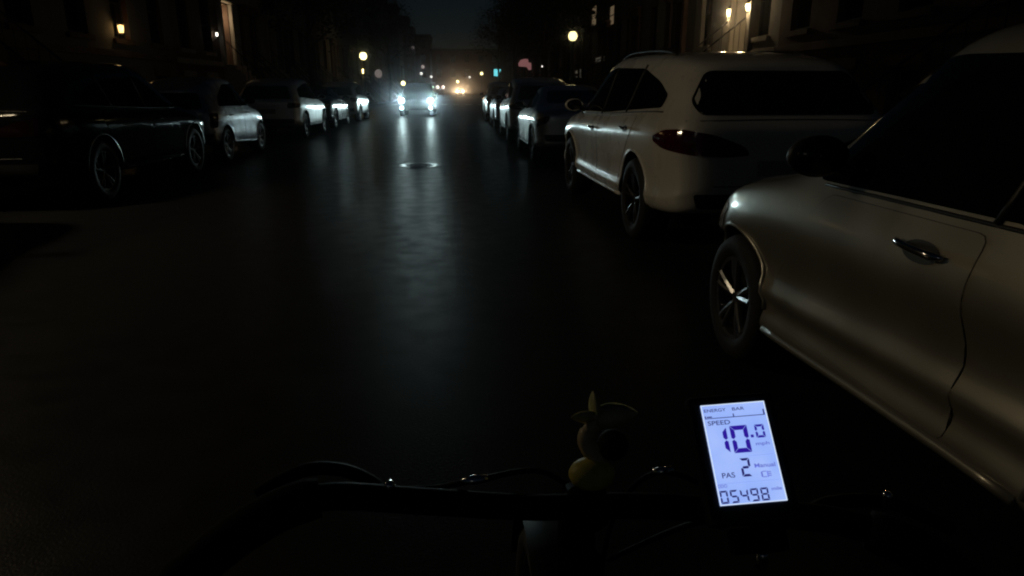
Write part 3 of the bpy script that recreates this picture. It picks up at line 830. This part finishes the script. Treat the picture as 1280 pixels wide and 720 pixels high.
# ------------------------------------------------------------------ street lamps
def street_lamp(x, y, z, r, label, gm, c, power, cut=False):
    root = empty('street_lamp', (x, y, .13)); tag(root, label, 'street lamp', 'globe street lamps along the pavements')
    H = z-.13
    bm = NB(); lathe(bm, [(0, 0), (.16, 0), (.16, .05), (.10, .12), (.085, .5), (.055, .6), (.045, H-r-.18), (.07, H-r-.14), (.05, H-r-.08), (.09, H-r-.02), (0, H-r)], 'z', seg=16); link('post', bm, M['pole'], root, True)
    bm = NB(); lathe(bm, [(0, H-r), (r*.55, H-r*.92), (r*.92, H-r*.4), (r, H), (r*.86, H+r*.5), (r*.5, H+r*.92), (0, H+r*1.05)], 'z', seg=20); g = link('lamp_globe', bm, gm, root, True)
    bm = NB(); lathe(bm, [(0, H+r*1.3), (r*.15, H+r*1.2), (r*.3, H+r*1.04), (r*.56, H+r*.9), (0, H+r*.9)], 'z', seg=16); link('lamp_cap', bm, M['pole'], root, True)
    if power and cut:
        # full cut-off lamp: throws its light over the street, not back at the facades
        spot('lamp_light', (0, 0, H), (R(0), R(42) if x > 0 else R(-42), 0), c, power, 86, r*1.02+.03, .35, root)
    elif power:
        g.visible_shadow = True
        for a in range(1): point('lamp_light', (0, 0, H), c, power, r*1.02+.03, root)
    return root
g_globe = glow('street_globe_yellow', (1.0, .86, .38), 2.2)
g_globe2 = glow('street_globe_far', (1.0, .84, .36), 4)
def lamp_px(u, v, x, r, label, gm=g_globe2, power=0, c=YEL):
    p = onx(u, v, x); return street_lamp(p.x, p.y, p.z, r, label, gm, c, power)
lamp_px(716, 45, 4.2, .17, 'round yellow street lamp above the parked cars on the right', g_globe, 8)
lamp_px(454, 70, -7.2, .27, 'large yellow street lamp on the left, the brighter one near the round sign', g_globe2, 5)
lamp_px(602, 92, 4.1, .28, 'small yellow street lamp just left of the cyan sign', g_globe2, 0)
lamp_px(504, 104, -7.2, .26, 'far yellow street lamp directly over the left white headlight', g_globe2, 0)
p = ony(572, 102, 150); street_lamp(p.x, p.y, p.z, .27, 'far yellow street lamp above the warm orange headlights', g_globe2, YEL, 0)
# the lamp that lights the near cars, just outside the left edge
street_lamp(-7.2, 5.5, 4.3, .2, 'street lamp left of the view lighting the near cars', g_globe, (1, .80, .50), 850, True)

# ------------------------------------------------------------------ signs
def sign(name, p, outline, m, label, cat='sign', th=.03):
    root = empty(name, (p.x, p.y, .13)); tag(root, label, cat)
    bm = NB()
    f = [bm.verts.new((a, 0, b + p.z-.13)) for a, b in outline]; k = [bm.verts.new((a, th, b + p.z-.13)) for a, b in outline]
    bm.faces.new(f); bm.faces.new(k[::-1])
    for i in range(len(f)): bm.faces.new((f[i], f[(i+1) % len(f)], k[(i+1) % len(f)], k[i]))
    link('sign_face', bm, m, root)
    bm = NB(); tube(bm, [(0, th+.035, 0), (0, th+.035, p.z-.13+max(b for a, b in outline)*.8)], .03, 8); link('post', bm, M['pole'], root)
    return root
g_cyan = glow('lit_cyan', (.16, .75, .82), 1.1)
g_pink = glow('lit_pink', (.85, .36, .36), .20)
m_disc = mat('grey_sign_face', (.5, .42, .4), .5, emit=(.55, .45, .42), es=.25)  # emission stands in for light falling on the sign face
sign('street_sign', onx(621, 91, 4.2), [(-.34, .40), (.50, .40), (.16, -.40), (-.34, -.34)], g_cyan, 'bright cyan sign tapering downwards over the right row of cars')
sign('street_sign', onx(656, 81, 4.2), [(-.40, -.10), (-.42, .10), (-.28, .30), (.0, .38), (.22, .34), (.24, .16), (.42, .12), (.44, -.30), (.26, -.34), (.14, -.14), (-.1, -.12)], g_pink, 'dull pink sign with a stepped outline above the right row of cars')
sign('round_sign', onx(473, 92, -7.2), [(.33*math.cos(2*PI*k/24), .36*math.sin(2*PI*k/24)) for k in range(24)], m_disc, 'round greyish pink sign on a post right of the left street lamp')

# ------------------------------------------------------------------ end of the street: buildings with far lights
def block(x0, x1, y0, y1, H, m, label):
    root = empty('apartment_block', ((x0+x1)/2, y0, 0)); tag(root, label, 'building', 'dark blocks closing the end of the street')
    cx = (x0+x1)/2
    bm = NB(); box(bm, x0-cx, x1-cx, 0, y1-y0, -.01, H); link('wall', bm, m, root)
    bm = NB(); box(bm, x0-cx-.3, x1-cx+.3, -.35, y1-y0, H, H+.5, .05); link('cornice', bm, M['cornice'], root)
    for zz in [4+3.4*k for k in range(int((H-5)/3.4)+1)]:
        n = int((x1-x0)/3.2)
        for k in range(n):
            x = x0-cx + (x1-x0)*(k+.5)/n
            bm = NB(); box(bm, x-.6, x+.6, -.05, .0-.002, zz, zz+1.8); link('window', bm, M['pane'], root)
    return root
block(-38, -7.5, 176, 190, 13.5, M['brick_brown'], 'dark apartment block at the far end, left half')
block(-7.0, 30, 172, 186, 10, M['brick_red'], 'dark apartment block at the far end, right half')
def far_light(u, v, y, r, c, s, label, cat='lamp'):
    p = ony(u, v, y); root = empty('far_lamp', (p.x, p.y, 0)); tag(root, label, cat, 'far lights at the end of the street')
    bm = NB(); bmesh.ops.create_uvsphere(bm, u_segments=12, v_segments=8, radius=r); bmesh.ops.translate(bm, verts=bm.verts, vec=(0, 0, p.z)); link('bulb', bm, glow('far_glow', c, s), root, True)
    bm = NB(); tube(bm, [(0, .02, 0), (0, .02, p.z-r*.9)], .05, 6); link('post', bm, M['pole'], root)
W_ = (1, .93, .85)
for (u, v, y, r, c, s, lab) in [(507, 58, 130, .32, (1, .8, .7), .28, 'highest faint pinkish lamp over the middle of the street, left of its twin'), (516, 60, 130, .30, (1, .8, .8), .10, 'very faint high lamp right beside the pinkish one'),
    (528.5, 83.5, 155, .38, (1, .8, .75), .35, 'dim greyish lamp just above a sharper white one'), (526.5, 92, 150, .26, W_, 1.6, 'small sharp white lamp left of centre above the oncoming headlights'),
    (539, 96, 150, .24, W_, 1.6, 'small white lamp over the right white headlight'), (541, 109, 150, .26, (.7, 1, .7), .8, 'tiny greenish lamp, leftmost of three in a low row'),
    (547, 109, 120, .28, (1, .85, .75), 1.6, 'middle one of three tiny lamps in a low row'), (554, 109, 120, .28, (1, .8, .72), 1.5, 'rightmost of three tiny lamps in a low row'),
    (587, 96.5, 150, .20, W_, 1.4, 'tiny white lamp between the two far yellow street lamps'), (678, 83, 45, .06, W_, 1.6, 'tiny white lamp right of the pink sign')]:
    far_light(u, v, y, r, c, s, lab)

# ------------------------------------------------------------------ street trees
def tree(x, y, H, cr, label, seed):
    rnd = random.Random(seed)
    root = empty('street_tree', (x, y, .13)); tag(root, label, 'tree', 'street trees on the pavements')
    bm = NB(); tips = []
    tp = [Vector((0, 0, 0)), Vector((.03, .02, H*.2)), Vector((-.05, .05, H*.4)), Vector((.05, 0, H*.6)), Vector((0, 0, H*.85))]
    tube(bm, smooth_path(tp, 4), [.17-.14*k/16 for k in range(17)], 8)
    for k in range(11):
        a = k*2.4+rnd.random(); z0 = H*(.36+.045*k); ln = cr*(1.0-.05*k)*(.8+.3*rnd.random())
        e = Vector((math.cos(a)*ln, math.sin(a)*ln, z0+ln*.7)); m_ = Vector((math.cos(a)*ln*.5, math.sin(a)*ln*.5, z0+ln*.45))
        tube(bm, smooth_path([Vector((0, 0, z0)), m_, e], 4), [.055-.045*j/8 for j in range(9)], 6); tips += [m_, e, e*.8+m_*.2]
    link('trunk', bm, M['bark'], root, True)
    bm = NB()
    tips.append(Vector((0, 0, H*.9)))
    for c in tips:
        for _ in range(95):
            o = Vector((rnd.gauss(0, 1), rnd.gauss(0, 1), rnd.gauss(0, .75)))*cr*.22 + c
            if o.z < H*.33: continue
            n = Vector((rnd.gauss(0, 1), rnd.gauss(0, 1), rnd.gauss(0, 1))).normalized(); a, b = frame_of(n); sz = .07+.05*rnd.random()
            bm.faces.new([bm.verts.new(o + q) for q in (a*sz, b*sz*.6, -a*sz, -b*sz*.6)])
    link_raw('crown', bm, M['leaf'], root)
tree(4.35, 37, 9, 2.4, 'street tree on the right between the lamp and the pink sign', 3)
tree(4.35, 58, 10, 2.8, 'farther street tree on the right above the cyan sign', 4)
tree(4.4, 84, 11, 3.0, 'farthest street tree on the right', 6)
tree(-7.4, 36, 8.5, 2.2, 'street tree on the left before the large yellow lamp', 5)
tree(-7.4, 74, 10.5, 2.8, 'street tree on the left past the round sign', 8)

# ------------------------------------------------------------------ the bicycle under the camera
BX = .115
bike = empty('electric_bicycle', (BX, 0, 0)); tag(bike, 'electric bicycle under the camera with a lit blue display on its dark handlebar', 'bicycle')
m_bar = mat('handlebar_black', (.003, .003, .0035), .55, 0, 0, .06, noise=.2, scale=40)
m_grip = mat('grip_rubber', (.004, .004, .004), .85, 0, 0, .2)
m_frame = mat('bicycle_frame_black', (.005, .005, .0055), .5, 0, 0, .2, noise=.2)
def L(u, v, d):
    p = at(u, v, d); return Vector((p.x-BX, p.y, p.z))
barp = smooth_path([L(215, 735, .52), L(310, 660, .54), L(400, 622, .56), L(520, 626, .58), L(660, 634, .60), L(800, 632, .60), L(930, 640, .58), L(1050, 652, .56), L(1150, 690, .54), L(1240, 760, .52)], 6)
bm = NB(); tube(bm, barp, .0115, 16); hb = link('handlebar', bm, m_bar, bike, True)
bm = NB(); tube(bm, [barp[i]+Vector((0, 0, 0)) for i in range(0, 13)], [.015]+[.0175]*11+[.016], 16); link('grip', bm, m_grip, bike, True)
bm = NB(); tube(bm, [barp[-1-i] for i in range(0, 11)], [.015]+[.0175]*9+[.016], 16); link('grip', bm, m_grip, bike, True)
for pts in ([L(480, 622, .575), L(470, 606, .59), L(430, 588, .60), L(380, 588, .60), L(320, 618, .585)], [L(1010, 642, .57), L(1040, 628, .585), L(1110, 628, .59), L(1190, 662, .58)]):
    bm = NB(); tube(bm, smooth_path(pts, 5), .006, 8); link('brake_lever', bm, m_bar, bike, True)
# small bright bolts and clamps that catch the light
m_bolt = mat('bolt_steel', (.85, .85, .85), .15, 1)
for (u, v, d, r) in ((487, 607, .572, .0045), (1109, 620, .575, .004), (953, 694, .50, .0045)):
    bm = NB(); p = L(u, v, d); lathe(bm, [(0, .004), (r*.7, .0038), (r, .0015), (r, -.01), (0, -.01)], 'z', p, 12); link('bolt', bm, m_bolt, bike, True)
bm = NB(); tube(bm, [L(576, 602, .58), L(592, 600, .58), L(610, 598, .58)], [.003, .0045, .003], 10); link('cable_ferrule', bm, m_bolt, bike, True)
bm = NB(); tube(bm, [L(816, 590, .60), L(842, 587, .60)], .0035, 10); link('cable_ferrule', bm, m_bolt, bike, True)
for pts in ([L(470, 612, .585), L(540, 610, .62), L(592, 601, .60), L(680, 590, .66), L(735, 640, .70), L(740, 720, .72)], [L(1040, 632, .58), L(950, 640, .63), L(830, 590, .62), L(770, 640, .70), L(750, 720, .72)], [L(930, 640, .55), L(850, 660, .62), L(760, 700, .70)]):
    bm = NB(); tube(bm, smooth_path(pts, 8), .0028, 8); link('brake_cable', bm, m_bar, bike, True)
# stem, head tube, fork, wheels, frame, saddle
sc_ = L(735, 634, .60)
bm = NB(); tube(bm, [sc_ + Vector((0, .0, 0)), sc_+Vector((0, .05, -.035))], [.022, .019], 16); tube(bm, [sc_+Vector((0, .05, -.02)), sc_+Vector((0, .085, -.17))], .0175, 16); link('stem', bm, m_bar, bike, True)
h0 = sc_+Vector((0, .075, -.12)); h1 = h0+Vector((0, .06, -.20)); h0.x = h1.x = 0
ax1 = Vector((0, h1.y+.20, .34))
bm = NB(); tube(bm, [h0, h1], .024, 16); link('head_tube', bm, m_frame, bike, True)
bm = NB()
for s in (-1, 1): tube(bm, smooth_path([h1, h1+Vector((s*.05, .01, -.04)), h1+Vector((s*.055, .06, -.25)), ax1+Vector((s*.055, 0, 0))], 4), .014, 10)
link('fork', bm, m_frame, bike, True)
bb = Vector((0, h1.y-.52, .29)); st_ = Vector((0, h1.y-.72, .78)); ax2 = Vector((0, h1.y-.94, .34))
bm = NB(); tube(bm, [h1+Vector((0, 0, .05)), bb], .022, 12); tube(bm, [h0+Vector((0, 0, -.04)), bb+(st_-bb)*.75], .017, 12); tube(bm, [bb, st_], .017, 12)
for s in (-1, 1): tube(bm, [bb+Vector((s*.03, 0, 0)), ax2+Vector((s*.06, 0, 0))], .01, 8); tube(bm, [bb+(st_-bb)*.8, ax2+Vector((s*.06, 0, 0))], .008, 8)
link('frame', bm, m_frame, bike, True)
bm = NB(); r = bmesh.ops.create_uvsphere(bm, u_segments=24, v_segments=12, radius=1)
for v in bm.verts:
    y = v.co.y; wd = .085 if y < 0 else .085*(1-.72*y); v.co = Vector((v.co.x*wd, y*.14, v.co.z*.03)) + st_ + Vector((0, 0, .02))
link('saddle', bm, m_grip, bike, True)
for c in (ax1, ax2):
    w = empty('wheel', c, parent=bike)
    bm = NB(); lathe(bm, [(.30+.026*math.cos(a)+.012, .026*math.sin(a)) for a in [2*PI*k/10 for k in range(10)]], 'x', seg=48, closed=True); link('tyre', bm, M['rubber'], w, True)
    bm = NB(); lathe(bm, [(.285, -.014), (.30, -.016), (.30, .016), (.285, .014)], 'x', seg=48, closed=True); lathe(bm, [(0, -.05), (.03, -.05), (.03, .05), (0, .05)], 'x', seg=16)
    for k in range(24):
        a = 2*PI*k/24; tube(bm, [((-.03 if k % 2 else .03), .03*math.cos(a+.6), .03*math.sin(a+.6)), (0, .287*math.cos(a), .287*math.sin(a))], .0013, 4)
    link('rim', bm, M['dark_alloy'], w)
    bm = NB(); n = 22; vs = []
    for k in range(n+1):
        a = R(15)+R(150)*k/n; vs.append([bm.verts.new((xx, .372*math.cos(a), .372*math.sin(a)-.01*abs(xx)/.03)) for xx in (-.03, -.012, .012, .03)])
    for p, q in zip(vs, vs[1:]):
        for j in range(3): bm.faces.new((p[j], p[j+1], q[j+1], q[j]))
    link('mudguard', bm, m_frame, bike, True).location = c

# --- display with lit screen
CR = CM.to_3x3()
up = Vector((-165, 1853, -850)).normalized()          # screen's upward edge in lens coordinates
xd = (Vector((1, .0, 0)) - up*up.x).normalized()
upw = CR @ up; xw = CR @ xd; nw = xw.cross(upw)       # towards the rider
DB = .50
bl = at(899.5, 633, DB)
SW, SH = 85/FPX*DB, .150*DB
dm = Matrix((( xw.x, upw.x, nw.x, bl.x-BX), (xw.y, upw.y, nw.y, bl.y), (xw.z, upw.z, nw.z, bl.z), (0, 0, 0, 1)))
bm = NB(); box(bm, -.009, SW+.009, -.014, SH+.008, -.016, .001, .004)
case = link('display', bm, mat('display_case', (.01, .01, .01), .4, noise=.2, scale=50), bike, False)
case.matrix_local = dm
bm = NB(); tube(bm, [(SW*.4, SH*.25, -.012), (SW*.3, SH*.2, -.03), (SW*.25, SH*.0, -.055)], [.010, .011, .015], 12); link('display_mount', bm, m_bar, case, True)
def scr_mat():
    m, t, b = nm('lcd_backlight')
    tc = t.nodes.new('ShaderNodeTexCoord'); n = t.nodes.new('ShaderNodeTexNoise'); n.inputs['Scale'].default_value = 30
    t.links.new(tc.outputs['Object'], n.inputs['Vector'])
    cr = t.nodes.new('ShaderNodeValToRGB'); cr.color_ramp.elements[0].color = (.29, .44, .98, 1); cr.color_ramp.elements[1].color = (.40, .54, 1, 1)
    cr.color_ramp.elements[0].position = .3; cr.color_ramp.elements[1].position = .7
    t.links.new(n.outputs['Fac'], cr.inputs['Fac']); t.links.new(cr.outputs['Color'], b.inputs['Emission Color'])
    b.inputs['Base Color'].default_value = (.02, .02, .03, 1); b.inputs['Emission Strength'].default_value = .98; b.inputs['Roughness'].default_value = .3
    return m
bm = NB(); box(bm, 0, SW, 0, SH, .0012, .0022); link('screen', bm, scr_mat(), case)
bm = NB(); e = .0006
for b4 in ((0, SW, SH-e, SH), (0, SW, 0, e), (0, e, e, SH-e), (SW-e, SW, e, SH-e)): box(bm, b4[0], b4[1], b4[2], b4[3], .0022, .0025)
link('screen_border', bm, glow('lcd_border', (.72, .84, 1.0), 1.0), case)
ink = glow('lcd_ink', (.035, .012, .42), .75); ink_dark = glow('lcd_ink_dark', (.02, .015, .16), .8); ink_faint = glow('lcd_ink_faint', (.14, .17, .62), .9)
Z1 = .0029
def seg7(bm, x, y, w, h, ch, t, slant=.0, gap=.10):
    S = {'0': 'abcdef', '1': 'bc', '2': 'abged', '3': 'abgcd', '4': 'fgbc', '5': 'afgcd', '6': 'afgedc', '7': 'abc', '8': 'abcdefg', '9': 'abcdfg'}[ch]
    g = t*gap*(.5 if t > .003 else 1.5); q = t*.5
    def poly(pts):
        P = [(px + (py-y)*slant, py) for px, py in pts]
        bm.faces.new([bm.verts.new((a, b, Z1)) for a, b in P])
    hs = {'a': y+h-q, 'g': y+h/2, 'd': y+q}
    for k, yy in hs.items():
        if k in S: 
            if k == 'a': poly([(x+g, y+h), (x+w-g, y+h), (x+w-g-t, y+h-t), (x+g+t, y+h-t)])
            elif k == 'd': poly([(x+g, y), (x+w-g, y), (x+w-g-t, y+t), (x+g+t, y+t)])
            else: poly([(x+q+g, yy), (x+q+g+q, yy+q), (x+w-q-g-q, yy+q), (x+w-q-g, yy), (x+w-q-g-q, yy-q), (x+q+g+q, yy-q)])
    for k, xx, sgn in (('f', x, 1), ('b', x+w, -1)):
        if k in S: poly([(xx, y+h-g), (xx+sgn*t, y+h-g-t), (xx+sgn*t, y+h/2+g+q), (xx+sgn*q, y+h/2+g), (xx, y+h/2+g+q*.6)])
    for k, xx, sgn in (('e', x, 1), ('c', x+w, -1)):
        if k in S: poly([(xx, y+g), (xx+sgn*t, y+g+t), (xx+sgn*t, y+h/2-g-q), (xx+sgn*q, y+h/2-g), (xx, y+h/2-g-q*.6)])
def S_(u, v): return (u*SW, (1-v)*SH)
def digits(name, items, m):
    bm = NB()
    for (ch, u0, u1, v0, v1, t) in items:
        x0, y1 = S_(u0, v0); x1, y0 = S_(u1, v1)
        seg7(bm, x0, y0, x1-x0, y1-y0, ch, t*SW)
    link_raw(name, bm, m, case)
digits('speed_digits', [('1', .16, .315, .245, .50, .066), ('0', .37, .64, .235, .51, .068), ('0', .755, .90, .24, .375, .035)], ink)
bm = NB(); x, y = S_(.695, .365); box(bm, x-.0011, x+.0011, y-.0001, y+.0020, .0025, .0029); link('decimal_point', bm, ink, case)
digits('assist_digit', [('2', .415, .565, .565, .745, .036)], ink_dark)
digits('odometer_digits', [(c, .02+.152*i, .02+.152*i+.118, .862, .985, .026) for i, c in enumerate('05498')], ink_dark)
def text(name, s, u0, u1, v, hgt, m, z=Z1, bold=.0):
    cu = bpy.data.curves.new(name, 'FONT'); cu.body = s; cu.size = 1; cu.offset = bold
    o = bpy.data.objects.new('tmp', cu); col.objects.link(o)
    bpy.context.view_layer.update()
    dg = bpy.context.evaluated_depsgraph_get(); me = bpy.data.meshes.new_from_object(o.evaluated_get(dg)); bpy.data.objects.remove(o)
    xs = [q.co.x for q in me.vertices]; ys = [q.co.y for q in me.vertices]
    x0, y0 = S_(u0, v); x1, _ = S_(u1, v)
    for q in me.vertices:
        q.co = Vector((x0 + (q.co.x-min(xs))/(max(xs)-min(xs))*(x1-x0), y0 + (q.co.y-min(ys))/(max(ys)-min(ys))*hgt*SH, z))
    me.materials.clear(); me.materials.append(m)
    t = bpy.data.objects.new(name, me); col.objects.link(t); t.parent = case
text('energy_lettering', 'ENERGY', .035, .375, .078, .033, ink_dark, bold=.01)
text('bar_lettering', 'BAR', .475, .665, .078, .033, ink_dark, bold=.01)
text('speed_lettering', 'SPEED', .055, .40, .215, .046, ink_dark, bold=.01)
text('unit_lettering', 'mph', .72, .93, .46, .045, ink_faint, bold=.02)
text('assist_lettering', 'PAS', .11, .305, .745, .052, ink_dark, bold=.01)
text('mode_lettering', 'Manual', .625, .94, .668, .042, ink_faint, bold=.02)
text('odometer_lettering', 'ODO', .01, .155, .835, .034, ink_faint, bold=.02)
text('distance_unit_lettering', 'mile', .80, .955, .895, .032, ink_faint, bold=.02)
bm = NB()
def rect(u0, u1, v0, v1):
    a = S_(u0, v0); b = S_(u1, v1); box(bm, a[0], b[0], b[1], a[1], .0025, Z1)
rect(.03, .965, .139, .146); rect(.945, .965, .085, .139); rect(.47, .485, .108, .139); rect(.03, .045, .115, .139); rect(.06, .14, .122, .133)
link('energy_gauge', bm, ink_dark, case)
bm = NB(); rect(.70, .72, .71, .76); rect(.72, .78, .705, .712); rect(.72, .78, .758, .765)
for k in range(3): rect(.79, .85, .712+.018*k, .72+.018*k)
rect(.79, .80, .705, .765); link('lamp_icon', bm, ink_faint, case)
bm = NB(); rect(.56, .95, .545, .549); rect(.03, .95, .795, .799)
link('divider_line', bm, glow('lcd_divider', (.26, .38, .9), .9), case)
# control block with faint keys below the screen
bm = NB(); box(bm, .004, SW-.004, -.034, -.016, -.014, -.001, .004); link('key_pad', bm, m_grip, case)

# --- ornament on the stem
orn = empty('handlebar_ornament', at(742, 592, .56)); tag(orn, 'small yellow ornament on a curved stalk topped by a three-bladed pinwheel beside the display', 'ornament')
o0 = at(742, 592, .56)
def Q(u, v, d=.56): return at(u, v, d)-o0
m_yel = mat('ornament_yellow', (.8, .68, .14), .5, noise=.25, scale=60)
m_tan = mat('ornament_tan', (.8, .64, .40), .3, noise=.2, scale=50)
bm = NB(); bmesh.ops.create_uvsphere(bm, u_segments=24, v_segments=16, radius=.0155)
for v in bm.verts: v.co.x *= 1.25; v.co.z *= .85
bmesh.ops.translate(bm, verts=bm.verts, vec=Q(740, 592)); 
link('body', bm, m_yel, orn, True)
bm = NB(); tube(bm, smooth_path([Q(752, 590), Q(744, 572), Q(733, 552), Q(738, 536), Q(752, 524)], 6), [.006]*8+[.0075]*9+[.006]*8, 12); link('stalk', bm, m_tan, orn, True)
bm = NB(); bmesh.ops.create_uvsphere(bm, u_segments=24, v_segments=16, radius=.0135); bmesh.ops.translate(bm, verts=bm.verts, vec=Q(766, 556, .58)); link('dome', bm, mat('ornament_black', (.004, .004, .004), .7, spec=.2), orn, True)
m_blade = mat('pinwheel_plastic', (.75, .70, .32), .35, noise=.2, scale=50)
hub = Q(745, 521, .555)
bm = NB(); bmesh.ops.create_uvsphere(bm, u_segments=12, v_segments=8, radius=.003); bmesh.ops.translate(bm, verts=bm.verts, vec=hub); link('hub', bm, m_tan, orn, True)
for (tip, wid) in ((Q(741, 488, .565), .005), (Q(714, 522, .56), .0052), (Q(797, 516, .56), .010)):
    bm = NB(); d = tip-hub; n_ = (CR @ Vector((-.25, .1, 1))).normalized(); sd = d.cross(n_).normalized()
    rows = []
    for k in range(9):
        t = k/8; w = wid*math.sin(PI*min(1, .12+t*.88)**.8)**.7 + .0004; c = hub + d*t + n_*.002*math.sin(t*PI)
        rows.append([bm.verts.new(c + sd*w*q + n_*(.003*q + zq)) for q, zq in ((-1, 0), (0, .0012), (1, 0), (0, -.0012))])
    for p, q in zip(rows, rows[1:]):
        for j in range(4): bm.faces.new((p[j], p[(j+1) % 4], q[(j+1) % 4], q[j]))
    bm.faces.new(rows[0]); bm.faces.new(rows[-1][::-1])
    link('blade', bm, m_blade, orn, True)

# ------------------------------------------------------------------ scattering air added to imitate lens bloom round the lamps
HAZE = True
if HAZE:
    bm = NB(); box(bm, -39, 41, -41, 191, -1.1, 16)
    hz = link('bloom_haze', bm, bpy.data.materials.new('bloom_haze_air')); tag(hz, kind='stuff')
    hm = hz.data.materials[0]; hm.use_nodes = True; t = hm.node_tree
    for n in list(t.nodes):
        if n.type == 'BSDF_PRINCIPLED': t.nodes.remove(n)
    pv = t.nodes.new('ShaderNodeVolumePrincipled'); pv.inputs['Color'].default_value = (.85, .92, 1, 1); pv.inputs['Density'].default_value = .0014; pv.inputs['Anisotropy'].default_value = .985
    t.links.new(pv.outputs['Volume'], t.nodes['Material Output'].inputs['Volume'])

# ------------------------------------------------------------------ night sky and an added weak sun standing in for city glow
w = bpy.data.worlds.new('World'); scn.world = w; w.use_nodes = True
t = w.node_tree; bg = t.nodes['Background']
sky = t.nodes.new('ShaderNodeTexSky'); sky.sky_type = 'NISHITA'; sky.sun_disc = False
EL, AZ = R(14), R(200)
sky.ozone_density = 3; sky.dust_density = 0; sky.sun_elevation = EL; sky.sun_rotation = AZ
t.links.new(sky.outputs['Color'], bg.inputs['Color']); bg.inputs['Strength'].default_value = .0010
sl = bpy.data.lights.new('city_fill', 'SUN'); sl.energy = .004; sl.angle = R(10); sl.color = (1, .9, .75)  # added fill for warm ambient city light from behind
so = bpy.data.objects.new('city_fill', sl); col.objects.link(so)
dv = Vector((math.sin(AZ)*math.cos(EL), math.cos(AZ)*math.cos(EL), math.sin(EL)))
so.rotation_euler = (-dv).to_track_quat('-Z', 'Y').to_euler()
